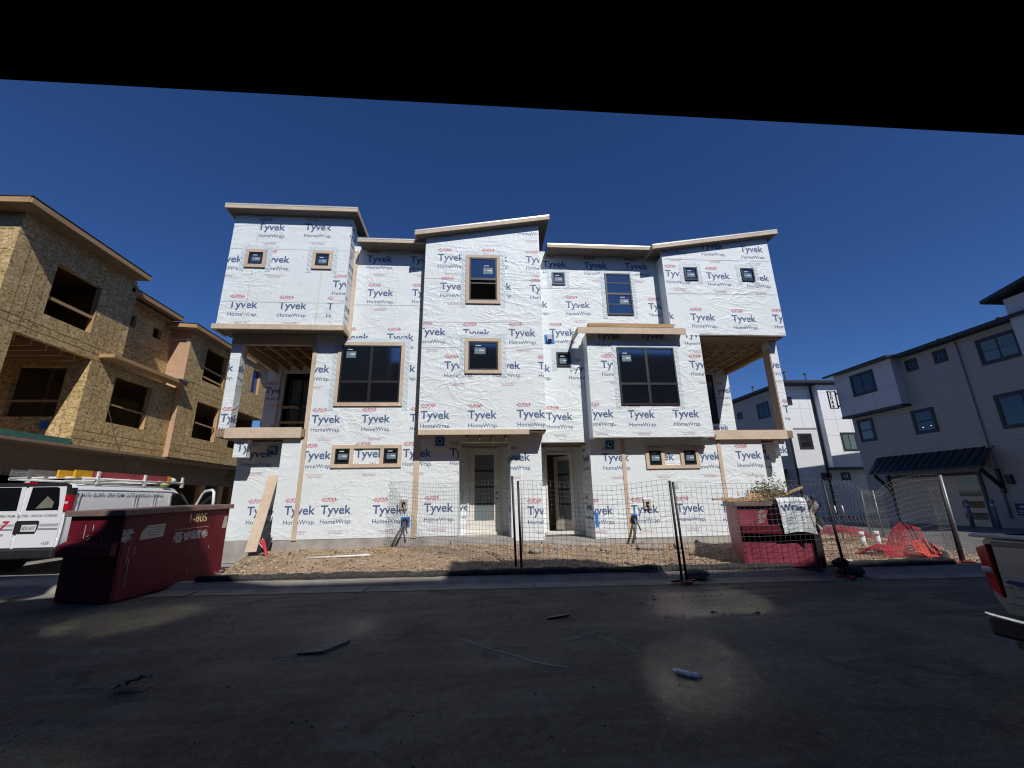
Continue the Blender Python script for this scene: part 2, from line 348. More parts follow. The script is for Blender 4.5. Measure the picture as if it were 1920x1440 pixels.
# ------------------------------------------------------------------ the setting: ground
def curb_y(x): return 7.98 - 0.055 * x
def asphaltmat():
    m, n, l, p = newmat("asphalt"); v = coords(n, l)
    fine = noise(n, l, v, 95, 4, 0, 0.75); blot = noise(n, l, v, 0.55, 6, 0.6, 0.6); dust = noise(n, l, coords(n, l, (0.5, 1.6, 1)), 1.3, 6, 0.5, 0.65)
    r = ramp(n, [(0.36, (0.050, 0.042, 0.031)), (0.5, (0.098, 0.085, 0.065)), (0.62, (0.21, 0.182, 0.138))]); l.new(fine, r.inputs[0])
    r1 = ramp(n, [(0.38, 0.70), (0.62, 1.22)]); l.new(blot, r1.inputs[0]); c0 = mix(n, l, 1.0, r.outputs[0], r1.outputs[0], 'MULTIPLY')
    mid = noise(n, l, v, 13, 8, 0.3, 0.78); r1b = ramp(n, [(0.36, 0.70), (0.5, 0.98), (0.62, 1.4)]); l.new(mid, r1b.inputs[0]); c1 = mix(n, l, 1.0, c0, r1b.outputs[0], 'MULTIPLY')
    r2 = ramp(n, [(0.52, 0.0), (0.68, 0.55)]); l.new(dust, r2.inputs[0])
    c2 = mix(n, l, r2.outputs[0], c1, (0.22, 0.188, 0.145))
    tr = noise(n, l, coords(n, l, (0.22, 3.2, 1), (0, 0, R_(-9))), 1.0, 5, 0.35, 0.6); r3 = ramp(n, [(0.50, 0.0), (0.64, 0.45)]); l.new(tr, r3.inputs[0])
    near = noise(n, l, v, 0.33, 3, 0.4); r4 = ramp(n, [(0.42, 0.0), (0.62, 1.0)]); l.new(near, r4.inputs[0])
    c3 = mix(n, l, mth(n, l, 'MULTIPLY', r3.outputs[0], r4.outputs[0]), c2, (0.26, 0.225, 0.175))
    st = noise(n, l, v, 1.7, 4, 1.0); r5 = ramp(n, [(0.60, 0.0), (0.66, 0.5)]); l.new(st, r5.inputs[0]); c4 = mix(n, l, r5.outputs[0], c3, (0.035, 0.033, 0.031))
    vo = n.new("ShaderNodeTexVoronoi"); vo.feature = 'DISTANCE_TO_EDGE'; vo.inputs['Scale'].default_value = 0.33
    wv = n.new("ShaderNodeVectorMath"); wv.operation = 'ADD'; nz = n.new("ShaderNodeTexNoise"); nz.inputs['Scale'].default_value = 2.2; nz.inputs['Detail'].default_value = 6; l.new(v, nz.inputs['Vector']); l.new(v, wv.inputs[0]); l.new(nz.outputs['Color'], wv.inputs[1]); l.new(wv.outputs[0], vo.inputs['Vector'])
    r6 = ramp(n, [(0.0, 0.75), (0.0035, 0.0)]); l.new(vo.outputs['Distance'], r6.inputs[0]); rk = ramp(n, [(0.5, 0.0), (0.6, 1.0)]); l.new(noise(n, l, v, 0.4, 2), rk.inputs[0])
    l.new(mix(n, l, mth(n, l, 'MULTIPLY', r6.outputs[0], rk.outputs[0]), c4, (0.02, 0.019, 0.018)), p.inputs['Base Color']); p.inputs['Roughness'].default_value = 0.85
    p.inputs['Specular IOR Level'].default_value = 0.3; bump(n, l, p, fine, 0.7, 0.008); return m
ASPH = asphaltmat()
def dirtmat():
    m, n, l, p = newmat("dry_dirt"); v = coords(n, l); a = noise(n, l, v, 2.2, 8, 0.4, 0.65); b = noise(n, l, v, 38, 6, 0.3, 0.7)
    r = ramp(n, [(0.28, (0.22, 0.15, 0.095)), (0.5, (0.42, 0.30, 0.195)), (0.72, (0.54, 0.41, 0.275))]); l.new(a, r.inputs[0])
    r2 = ramp(n, [(0.3, 0.6), (0.6, 1.12)]); l.new(b, r2.inputs[0]); l.new(mix(n, l, 1.0, r.outputs[0], r2.outputs[0], 'MULTIPLY'), p.inputs['Base Color'])
    p.inputs['Roughness'].default_value = 0.95; bump(n, l, p, b, 0.9, 0.05); return m
DIRT = dirtmat(); EARTH = plain("far_earth", (0.16, 0.13, 0.09), 0.95, 0, 0.3, 0.2)
mb = MB(); mb.poly([(-900, -900, -0.30), (900, -900, -0.30), (900, 900, -0.30), (-900, 900, -0.30)]); structure(mb.build("ground", EARTH), "dry bare earth reaching out to the horizon around the houses")
mb = MB()
mb.poly([(-40, -1.0, 0), (40, -1.0, 0), (40, curb_y(40), 0), (-40, curb_y(-40), 0)])
structure(mb.build("road", ASPH), "dark dusty asphalt street in the shade in front of the wrapped townhouse")
mb = MB()                                                                     # alley beyond the lot, then the drive on the left
mb.poly([(9.2, curb_y(9.2) + .6, -0.004), (40, curb_y(40) + .6, -0.004), (40, 60, -0.25), (11, 60, -0.25), (10.2, 20, -0.12)])
structure(mb.build("alley_road", plain("worn_asphalt", (0.14, 0.135, 0.125), 0.9, 0, 0.25, 1.5, 0.3)), "pale worn asphalt alley between the lot and the grey house")
mb = MB(); mb.poly([(-30, curb_y(-30) + .6, 0.004), (-5.0, curb_y(-5.0) + .6, 0.004), (-5.9, 12.5, 0.05), (-6.9, 30, 0.05), (-30, 30, 0.05)])
structure(mb.build("driveway", plain("drive_concrete", (0.27, 0.25, 0.22), 0.9, 0, 0.25, 1.2, 0.3)), "grey concrete drive running in under the unfinished house")
mb = MB(); N = 80                                                              # gutter pan with a rolled curb behind it
prof = [(-0.02, 0.006), (0.22, 0.002), (0.42, 0.015), (0.55, 0.075), (0.62, 0.11), (0.80, 0.115)]
xs = [-40 + i for i in range(81)]
for a, b in zip(xs[:-1], xs[1:]):
    for (y0, z0), (y1, z1) in zip(prof[:-1], prof[1:]):
        mb.poly([(a, curb_y(a) + y0, z0), (b, curb_y(b) + y0, z0), (b, curb_y(b) + y1, z1), (a, curb_y(a) + y1, z1)], 0, True)
GJ = []
for x in range(-38, 38, 3): mb.box(x - .006, x + .006, curb_y(x) - .02, curb_y(x) + .42, -.02, 0.0175, 1)
structure(mb.build("kerb", [GUTC, plain("kerb_joint", (0.06, 0.06, 0.06))]), "pale concrete gutter and rolled kerb along the street")
def dirt_z(x, y):
    t = max(0.0, min(1.0, (y - curb_y(x) - 0.7) / 2.8)); base = 0.34 if x < 1 else 0.34 - 0.11 * min(1, (x - 1) / 3)
    z = 0.11 + (base - 0.11) * t * t * (3 - 2 * t)
    return z + 0.022 * math.sin(2.1 * x + 1.3 * y) * math.sin(1.7 * y - x) + 0.013 * math.sin(7 * x + 3 * y) * math.sin(5 * y) + 0.008 * math.sin(17 * x - 6 * y) * math.sin(13 * y + 2 * x)
def lot_right(y): return 10.6 + 1.7 * max(0, min(1, (y - 8.2) / 3.5)) ** 0.7 - 0.9 * max(0, (8.4 - y))
mb = MB()
def dfn(u, v):
    y0 = 8.2; y = 7.6 + v * 6.4; xl = -5.35 - 0.15 * (y - 8); xr = lot_right(y) if y < 12 else 12.3 + (y - 12) * 0.35
    x = xl + u * (xr - xl); y = curb_y(x) + 0.62 + v * (13.6 - curb_y(x) - 0.62)
    e = min(u, 1 - u) * 14; return (x, y, dirt_z(x, y) - (0.12 * (1 - e) if e < 1 else 0))
mb.grid(dfn, 190, 70); structure(mb.build("dirt_lot", DIRT), "bare tan dirt strip sloping up to the wrapped townhouse")
rnd = random.Random(3); mb = MB()                                              # straw, chips and pebbles strewn on the dirt
for k in range(5200):
    x = rnd.uniform(-5.4, 11.2); y = rnd.uniform(curb_y(x) + 0.8, 11.9 if x < 8.5 else 12.5)
    if x > lot_right(y) - 0.2: continue
    z = dirt_z(x, y) + 0.006; a = rnd.uniform(0, 3.14); L = rnd.uniform(.006, .026) if rnd.random() < .98 else rnd.uniform(.04, .10); wd = rnd.uniform(.004, .016); ca, sa = math.cos(a), math.sin(a); t = rnd.uniform(0, .012)
    mm = rnd.choice((0, 0, 1, 1, 2, 3)); h = rnd.uniform(.003, .012)
    c = [(x + ca * p - sa * q, y + sa * p + ca * q) for p, q in ((-L, -wd), (L, -wd), (L, wd), (-L, wd))]
    mb.hexa([(*c[0], z - .004), (*c[1], z + t - .004), (*c[2], z + t - .004), (*c[3], z - .004), (*c[0], z + h), (*c[1], z + t + h), (*c[2], z + t + h), (*c[3], z + h)], mm)
structure(mb.build("litter", [plain("straw_chip", (0.54, 0.41, 0.25)), plain("brown_chip", (0.34, 0.23, 0.14)), plain("pale_chip", (0.55, 0.5, 0.43)), plain("dark_chip", (0.08, 0.06, 0.045))]), "straw, wood chips and pebbles strewn over the dirt", 'stuff')
mb = MB()                                                                      # chalk line and green paint on the asphalt
pts = [(-.23, 5.32), (-.1, 5.2), (-.02, 5.05), (.18, 4.86), (.38, 4.68), (.5, 4.52), (.68, 4.40), (.82, 4.34)]
for (a, b), (c, d) in zip(pts[:-1], pts[1:]):
    q = Vector((c - a, d - b, 0)).normalized().cross(Vector((0, 0, 1))) * 0.011
    mb.poly([(a - q.x, b - q.y, .004), (c - q.x, d - q.y, .004), (c + q.x, d + q.y, .004), (a + q.x, b + q.y, .004)])
for k in range(40):
    t = k / 40; x = 1.25 + 0.3 * math.sin(1.5 * t) + rnd.uniform(-.05, .05); y = 5.35 - 0.75 * t + rnd.uniform(-.05, .05)
    if k % 2: x, y = 0.9 + 0.5 * t + rnd.uniform(-.04, .04), 5.05 + .35 * t + rnd.uniform(-.04, .04)
    s = rnd.uniform(.01, .035); mb.poly([(x - s, y - s * .6, .004), (x + s, y - s, .004), (x + s * .8, y + s, .004), (x - s, y + s * .7, .004)], 1)
structure(mb.build("road_marks", [plain("chalk", (0.17, 0.17, 0.165)), plain("green_paint", (0.02, 0.10, 0.075))]), "thin chalk line and green survey paint on the asphalt")

# ------------------------------------------------------------------ wrapped townhouse
TH = thing("townhouse", "three storey townhouse pair covered in white printed house wrap with tan window trim", "house", (1.2, 12, 0.4))
def window(parent, fr, u0, u1, z0, z1, kind='fixed', trim=True, tape=True, sticker=None, open_low=False, tw=0.1, fmat=None, gmat=None, grid=None, label=None, tmat=None):
    wmb = MB(); fmat = fmat or BLACKF; gmat = gmat or GLASS
    a, b, c, d = (u0 + tw, u1 - tw, z0 + tw, z1 - tw) if trim else (u0, u1, z0, z1)
    f = 0.045; dp = 0.032 if trim else 0.04
    fr.box(wmb, a, b, c, c + f, 0, dp); fr.box(wmb, a, b, d - f, d, 0, dp); fr.box(wmb, a, a + f, c + f, d - f, 0, dp); fr.box(wmb, b - f, b, c + f, d - f, 0, dp)
    mu, mz = (a + b) / 2, c + (d - c) * 0.36
    if kind == 'quad':
        fr.box(wmb, mu - .04, mu + .04, c + f, d - f, 0, dp - .006); fr.box(wmb, a + f, mu - .04, mz - .035, mz + .035, 0, dp - .004); fr.box(wmb, mu + .04, b - f, mz - .035, mz + .035, 0, dp - .004)
    if kind == 'dh': fr.box(wmb, a + f, b - f, (c + d) / 2 - .035, (c + d) / 2 + .035, 0, dp - .004)
    if kind == 'slide': fr.box(wmb, mu - .03, mu + .03, c + f, d - f, 0, dp - .004)
    if grid: 
        for t in grid: fr.box(wmb, a + f, b - f, c + (d - c) * t - .012, c + (d - c) * t + .012, 0, dp - .012)
    wo = wmb.build("window", fmat, parent, label=label)
    p = MB(); zl = (c + d) / 2 if open_low else c + f
    fr.box(p, a + f, b - f, zl, d - f, 0.002, 0.014); p.build("pane", gmat, wo)
    if open_low:
        p = MB(); fr.box(p, a + f, b - f, c + f, (c + d) / 2 - .035, 0.001, 0.004); p.build("painted_dark_gap", BLACKH, wo)  # black panel painting in the unlit room behind the open sash
        p = MB(); fr.box(p, a + f, b - f, (c + d) / 2 - .16, (c + d) / 2 - .12, .007, .022); p.build("sash_rail", fmat, wo)
    if trim:
        t = MB(); fr.box(t, u0, u1, z0, z0 + tw, 0, .045); fr.box(t, u0, u1, z1 - tw, z1, 0, .046); fr.box(t, u0, u0 + tw, z0 + tw, z1 - tw, 0, .043); fr.box(t, u1 - tw, u1, z0 + tw, z1 - tw, 0, .043)
        t.build("trim", tmat or TRIM, wo)
    if sticker:
        su, sz, sw, sh = sticker; s = MB(); q = a + (b - a) * su; r = c + (d - c) * sz
        fr.box(s, q, q + sw, r, r + sh, .0145, .017, 0); fr.box(s, q + .02, q + sw - .02, r + sh * .22, r + sh * .30, .017, .019, 2); fr.box(s, q + sw * .42, q + sw * .9, r + sh * .45, r + sh * .68, .017, .019, 1)
        fr.box(s, q + .02, q + sw - .02, r + sh * .84, r + sh * .9, .017, .019, 2); fr.box(s, q + sw * .1, q + sw * .32, r + sh * .4, r + sh * .72, .017, .019, 2)
        fr.box(s, q + sw * .1, q + sw * .6, r + sh + .05, r + sh + .075, .0145, .018, 1)
        s.build("sticker", [STICK1, STICK2, plain("sticker_line", (0.2, 0.28, 0.33))], wo)
    if tape:
        t = MB(); e = .15
        for (x0, x1, y0, y1) in ((u0 - e, u0, z0 - .12, z1 + .02), (u1, u1 + e, z0 - .12, z1 + .02), (u0 - e, u1 + e, z1 + .02, z1 + .14)):
            fr.box(t, x0, x1, y0, y1, 0, .0065)
            if y1 - y0 > .3:
                k = y0
                while k < y1 - .12:
                    t.poly([fr.P(x0 + .015, k + .12, .008), fr.P(x1 - .015, k + .01, .008), fr.P(x1 - .015, k + .022, .008), fr.P(x0 + .015, k + .132, .008)], 1); k += .17
        for sg, q in ((1, u0), (-1, u1)):
            t.poly([fr.P(q - sg * e, z1 + .02, .009), fr.P(q - sg * (e - .06), z1 - .02, .009), fr.P(q + sg * .1, z1 + .14, .009), fr.P(q + sg * .03, z1 + .19, .009)], 0)
        t.build("flashing_tape", [FLASH, plain("tape_print", (0.22, 0.28, 0.34))], wo)
    return wo

F12, F115, F114, F126, F132 = FY(12), FY(11.54), FY(11.4), FY(12.6), FY(13.2)
rec1 = (-.57, .88, .3, 3.10); rec2 = (1.78, 3.21, .3, 3.08)
P_ML = [(-3.59, 8.86), (-3.49, 7.67), (-2.22, 8.86), (-2.12, 7.7), (-4.13, 6.18), (-2.8, 6.19), (-2.71, 5.2), (-4.74, 3.68), (-3.36, 3.69), (-2.0, 3.71), (-4.9, 2.67), (-3.46, 2.7), (-2.15, 2.7), (-.84, 2.71), (-5.18, 1.21), (-4.24, 1.21), (-2.88, 1.19), (-1.51, 1.21), (-5.18, 5.17)]
P_MR = [(.65, 2.56), (1.33, 1.08), (2.05, 8.83), (3.42, 8.83), (4.81, 8.83), (1.35, 7.37), (2.74, 7.38), (5.47, 7.37), (2.18, 6.42), (1.35, 5.23), (2.7, 5.24), (1.96, 3.74), (3.56, 2.52), (6.33, 2.53), (7.63, 2.55), (2.96, 1.05), (4.28, 1.06), (5.61, 1.07), (6.94, 1.03), (4.92, 2.53)]
w_ = MB()                                                                       # street wall, left unit and right unit
wall(w_, F12, -5.45, -4.85, .58, 3.3); wall(w_, F12, -4.85, .88, .58, 9.4, [rec1]); wall(w_, F12, .881, 8.5, .41, 3.14, [rec2]); wall(w_, F12, .881, 7.0, 3.14, 9.4)
for b in ((-5.45, -4.85, .6, 3.25), (-4.85, -.57, .6, 9.3)): stamp(w_, F12, P_ML, b)
for b in ((.88, 1.78, .43, 9.3), (1.78, 3.2, 3.14, 9.3), (3.21, 8.5, .43, 3.1), (3.2, 5.9, 6.3, 9.3)): stamp(w_, F12, P_MR, b)
hz = [rec1, rec2, (-4.2, -2.2, 4.1, 6.1), (-4.1, -2.1, 2.4, 3.1), (4.8, 6.5, 2.3, 3), (4, 5, 7.1, 8.7)]
staples(w_, F12, (-4.85, 3.2, .6, 9.3), hz, 2); staples(w_, F12, (3.2, 8.4, .5, 3.0), hz, 3)
seam(w_, F12, (-4.0, 7.35), (-1.75, 7.36), .012, 3); seam(w_, F12, (1.86, 8.05), (4.0, 8.06), .012, 3)
w_.build("street_wall", WRAPM, TH)
w_ = MB()                                                                       # entry recesses
for (a, b, z0, z1, door) in ((-.57, .88, .5, 3.10, (-.31, .60, .55, 3.02)), (1.78, 3.21, .4, 3.08, (2.11, 2.98, .52, 2.87))):
    wall(w_, F132, a, b, z0, z1, [door], .12)
    for X, sg in ((a, 1), (b, -1)):
        f = FX(X, sg); wall(w_, f, 12.151, 13.2, z0, z1, (), .1, None, 0)
        if sg < 0:
            for zz in (1.15, 2.55): 
                for tr, du, dz, m in logo(): put(w_, f, tr, 12.95 - du, zz + dz, m, .003, None, True) if False else put(w_, f, [[(-p[0], p[1]) for p in t] for t in tr], 12.95 - du, zz + dz, m, .003, (12.02, 13.18, z0 + .05, z1 - .05))
stamp(w_, F132, [(-.95, 1.2)], (-.56, -.36, .6, 3.0), .003)
w_.build("entry_walls", WRAPM, TH)
jm = MB()                                                                       # framing over the entries
for a, b, z in ((-.57, .88, 3.10), (1.78, 3.21, 3.08)):
    jm.box(a, b, 12.16, 13.2, z + .25, z + .28)
    for k in range(4): x = a + .2 + k * .36; jm.box(x, x + .04, 11.44 if a < 0 else 12.17, 13.2, z + .02, z + (.20 if a < 0 else .245))
jm.build_each("entry_joist", DARKWOOD, TH)
w_ = MB()                                                                       # upper left box
lbt = lambda u: 10.03
wall(w_, F115, -7.48, -3.98, 6.43, 10.085); wall(w_, FX(-3.98, 1), 11.69, 12.0, 6.43, 10.06); wall(w_, FX(-7.48, -1), 11.69, 21.85, 6.43, 9.9); wall(w_, FX(-3.98, 1), 12.001, 21.85, 9.2, 9.9)
LBP = [(-6.78, 9.58), (-5.4, 9.63), (-4.03, 9.65), (-7.87, 8.45), (-6.51, 8.47), (-7.23, 6.97), (-5.85, 6.96)]
stamp(w_, F115, LBP, (-7.48, -3.99, 6.45, 10.0)); stamp(w_, F115, [(-4.48, 6.96)], (-7.48, -4.32, 6.45, 10)); stamp(w_, F115, [(-4.39, 7.69)], (-4.40, -3.99, 6.45, 8.2))
fs = FX(-3.98, 1)
for zz in (7.0, 8.4, 9.4):
    for tr, du, dz, m in logo(): put(w_, fs, tr, 11.35 + du, zz + dz, m, .003, (11.56, 11.99, 6.5, 9.95))
staples(w_, F115, (-7.48, -3.98, 6.45, 9.9), [(-7, -6.4, 8.2, 9), (-5.1, -4.4, 8.2, 9)], 4)
for z in (8.93, 7.17): seam(w_, F115, (-7.47, z), (-3.99, z + .01))
for u in (-6.75, -4.75):
    for z0, z1 in ((6.45, 7.14), (7.2, 8.25), (8.97, 10)): seam(w_, F115, (u, z0), (u, z1), .05)
w_.build("upper_left_wall", WRAPM, TH)
w_ = MB()                                                                       # centre block
cbt = lambda u: 9.37 + (u + 1.67) * .1723
wall(w_, F114, -1.67, 1.86, 3.36, 9.2, (), .12, cbt); wall(w_, FX(-1.67, -1), 11.52, 12.0, 3.36, 9.25); wall(w_, FX(1.86, 1), 11.52, 12.0, 3.36, 9.85); wall(w_, FX(1.86, 1), 12.001, 21.85, 9.3, 9.85); wall(w_, FX(-1.67, -1), 12.001, 21.85, 9.1, 9.25)
CBP = [(-1.29, 8.6), (.05, 8.62), (1.42, 8.61), (-1.19, 7.62), (.16, 7.65), (1.52, 7.61), (-1.79, 6.14), (-.5, 6.12), (.85, 6.14), (-1.01, 5.12), (.37, 5.13), (1.69, 5.12), (-1.62, 3.67), (-.32, 3.68), (1.04, 3.70), (1.2, 9.83)]
stamp(w_, F114, CBP, (-1.66, 1.85, 3.4, 9.75)); staples(w_, F114, (-1.6, 1.8, 3.45, 9.2), [(-.45, .65, 7.1, 8.8), (-.45, .65, 4.9, 6.1)], 5)
for z in (7.97, 6.55, 5.75): seam(w_, F114, (-1.66, z), (1.85, z + .02), .012, 3)
w_.build("centre_block_wall", WRAPM, TH)
w_ = MB()                                                                       # bay on the right unit, and box above it
wall(w_, F115, 3.21, 6.78, 3.15, 6.33); wall(w_, FX(3.21, -1), 11.69, 12.0, 3.15, 6.33); wall(w_, FX(6.78, 1), 11.69, 14.84, 3.15, 6.3)
BAYP = [(3.51, 6.14), (4.88, 6.16), (3.6, 5.22), (6.33, 5.24), (3.06, 3.73), (4.28, 3.71), (5.62, 3.72), (6.27, 6.22)]
stamp(w_, F115, BAYP, (3.22, 6.77, 3.18, 6.3)); staples(w_, F115, (3.3, 6.7, 3.2, 6.3), [(4.1, 5.9, 4.0, 5.9)], 6)
w_.build("bay_wall", WRAPM, TH)
w_ = MB()
rbt = lambda u: 9.175 + (u - 5.55) * .1651
FRB = FY(11.55)
wall(w_, FRB, 5.9, 9.64, 6.3301, 9.0, (), .12, rbt); wall(w_, FX(5.9, -1), 11.67, 12.0, 6.34, 9.09); wall(w_, FX(9.64, 1), 11.67, 22, 6.34, 9.7); wall(w_, FX(5.9, -1), 12.001, 22, 8.9, 9.09)
RBP = [(5.94, 9.4), (7.27, 9.38), (8.64, 9.31), (5.95, 8.33), (7.32, 8.28), (8.65, 8.24), (6.59, 6.81), (7.94, 6.78), (9.31, 6.82), (5.26, 6.84)]
stamp(w_, FRB, RBP, (5.91, 9.63, 6.35, 9.6)); stamp(w_, FX(9.64, 1), [(11.6, 6.8), (13, 6.8), (12, 8.2), (11.7, 9.1)], (11.56, 21, 6.35, 9.6)); staples(w_, FRB, (6, 9.6, 6.4, 9.1), [(6.4, 7.2, 8, 8.8), (8.4, 9.1, 8, 8.8)], 7)
for z in (8.95, 7.72): seam(w_, FRB, (5.95, z), (9.6, z + .02), .012, 3)
w_.build("upper_right_wall", WRAPM, TH)
w_ = MB()                                                                       # recessed ground walls, rear shell
wall(w_, F126, -6.9, -5.45, .55, 3.24); wall(w_, FX(-5.45, -1), 12.151, 12.6, .58, 3.24); wall(w_, F126, 8.5, 9.5, .38, 3.1); wall(w_, FX(8.5, 1), 12.151, 12.6, .41, 3.1)
wall(w_, FX(-6.9, -1), 12.751, 21.85, .5, 3.24); wall(w_, FX(9.5, 1), 12.751, 21.85, .3, 3.1); wall(w_, FY(22), -7.4, 9.6, .3, 9.6)
wall(w_, FX(-7.47, -1), 15.1, 22, 3.24, 6.43); wall(w_, FX(9.64, 1), 14.971, 22, 3.1, 6.3); wall(w_, FX(-4.85, -1), 12.151, 15.1, 3.3, 6.4)
stamp(w_, F126, [(-6.43, 1.21), (-6.77, 2.79)], (-6.89, -5.46, .6, 3.2)); stamp(w_, F126, [(8.35, 2.55), (7.7, 1.05), (9.1, 1.05)], (8.51, 9.49, .4, 3.05))
w_.build("side_wall", WRAPM, TH)
mbb = MB(); mbb.box(-6.92, -.57, 12.012, 12.15, .05, .58); mbb.box(-6.92, -5.45, 12.612, 12.8, .05, .55); mbb.box(.88, 1.78, 12.012, 12.2, .05, .41); mbb.box(3.21, 9.5, 12.012, 12.2, .05, .41)
mbb.box(-.75, .95, 11.9, 13.3, .05, .50); mbb.box(1.70, 3.35, 11.9, 13.3, .05, .40); mbb.box(8.5, 9.5, 12.612, 12.7, .05, .38)
mbb.build("foundation", CONC, TH)
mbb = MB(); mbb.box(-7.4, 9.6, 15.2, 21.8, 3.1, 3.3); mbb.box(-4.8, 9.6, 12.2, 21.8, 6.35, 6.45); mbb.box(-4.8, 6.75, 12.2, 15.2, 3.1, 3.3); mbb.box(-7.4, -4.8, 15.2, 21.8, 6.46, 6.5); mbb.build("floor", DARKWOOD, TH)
# roofs
def roof_part(name, quad, th, fasc, ov=None):
    """sloped slab from four corners (front-left, front-right, back-right, back-left): soffit below, black underlay on top, tan fascia round the edge"""
    q = [Vector(p) for p in quad]; Z = Vector((0, 0, 1)); m_ = MB()
    m_.hexa([p for p in q] + [p + Z * (th - .012) for p in q], 0)
    ro = m_.build(name, [SOFF], TH)
    t = MB(); c = sum(q, Vector()) / 4; t.hexa([p + Z * (th - .008) + (p - c).normalized() * .03 for p in q] + [p + Z * (th + .018) + (p - c).normalized() * .03 for p in q]); t.build("underlay", ROOFB, ro)
    for i in fasc:
        a, b = q[i], q[(i + 1) % 4]; nrm = (b - a).cross(Z).normalized(); f = MB(); e = (b - a).normalized() * .02
        f.hexa([a - e + nrm * .002, b + e + nrm * .002, b + e + nrm * .03, a - e + nrm * .03, a - e + nrm * .002 + Z * (th - .012), b + e + nrm * .002 + Z * (th - .012), b + e + nrm * .03 + Z * (th - .012), a - e + nrm * .03 + Z * (th - .012)])
        f.build("fascia", TRIM, ro)
        if i == 0:
            f = MB(); f.hexa([a - e + nrm * .031 + Z * (th - .055), b + e + nrm * .031 + Z * (th - .055), b + e + nrm * .036 + Z * (th - .055), a - e + nrm * .036 + Z * (th - .055), a - e + nrm * .031 + Z * (th - .013), b + e + nrm * .031 + Z * (th - .013), b + e + nrm * .036 + Z * (th - .013), a - e + nrm * .036 + Z * (th - .013)])
            f.build("drip_edge", METALE, ro)
    return ro
roof_part("left_roof", [(-7.62, 11.25, 10.105), (-3.79, 11.25, 10.105), (-3.79, 22.4, 9.55), (-7.62, 22.4, 9.55)], .17, (0, 1, 3))
roof_part("left_eave_roof", [(-3.75, 11.52, 9.24), (-1.70, 11.52, 9.24), (-1.70, 22.3, 9.95), (-3.75, 22.3, 9.95)], .15, (0,))
roof_part("centre_roof", [(-1.96, 11.2, 9.325), (2.16, 11.2, 10.035), (2.16, 22.3, 10.035), (-1.96, 22.3, 9.325)], .17, (0, 1, 3))
roof_part("right_eave_roof", [(2.16, 11.52, 9.24), (5.6, 11.52, 9.24), (5.6, 22.3, 9.55), (2.16, 22.3, 9.55)], .15, (0,))
roof_part("right_roof", [(5.55, 11.35, 9.18), (9.88, 11.35, 9.895), (9.88, 22.3, 9.895), (5.55, 22.3, 9.18)], .17, (0, 1, 3))
# trim boards
def trim_board(fr, u0, u1, z0, z1, d0=0.0, d1=.022, name="trim_board", mat=None):
    t = MB(); fr.box(t, u0, u1, z0, z1, d0, d1); return t.build(name, mat or TRIM, TH)
trim_board(F12, -4.91, -4.79, .56, 6.02); trim_board(F12, -1.83, -1.68, .55, 9.22, .001, .02); trim_board(F12, 4.14, 4.25, .45, 3.14); trim_board(F12, 7.08, 7.19, .45, 3.14)
trim_board(F12, -3.975, -3.86, 6.2, 9.22, .001, .02)
t = MB(); t.box(-7.55, -3.92, 11.46, 11.537, 6.29, 6.44); t.box(-3.975, -3.92, 11.537, 11.995, 6.29, 6.44); t.box(-7.55, -7.485, 11.537, 12.1, 6.29, 6.44); t.build("belly_band", TRIM, TH)
t = MB(); t.box(-7.5, -3.98, 11.54, 12.3, 6.345, 6.36); t.build("soffit", SOFF, TH)
trim_board(FY(12.0), -7.24, -4.855, 6.02, 6.34, -.12, 0.0, "terrace_beam")
t = MB(); t.box(-1.66, 1.37, 11.345, 11.397, 3.225, 3.365); t.build("entry_fascia", TRIM, TH)
t = MB(); t.box(1.40, 1.85, 11.45, 11.95, 3.30, 3.385); t.build("broken_soffit_block", DARKWOOD, TH)
t = MB(); t.box(-1.6, 1.8, 11.42, 11.99, 3.345, 3.358); t.build("entry_soffit", DARKWOOD, TH)
# canopy over the bay
t = MB(); t.hexa([(2.92, 11.28, 6.355), (6.20, 11.28, 6.355), (6.20, 11.538, 6.355), (2.92, 11.538, 6.355), (2.92, 11.28, 6.385), (6.20, 11.28, 6.385), (6.20, 11.538, 6.46), (2.92, 11.538, 6.46)])
cn = t.build("bay_canopy", SOFF, TH)
t = MB(); t.box(2.89, 6.21, 11.25, 11.278, 6.20, 6.40); t.build("fascia", TRIM, cn)
t = MB(); t.box(2.89, 2.915, 11.28, 11.99, 6.21, 6.395); t.build("fascia", TRIM, cn)
t = MB(); t.box(3.25, 5.90, 11.36, 11.53, 6.462, 6.58); t.build("nailer_board", LUMX, cn)
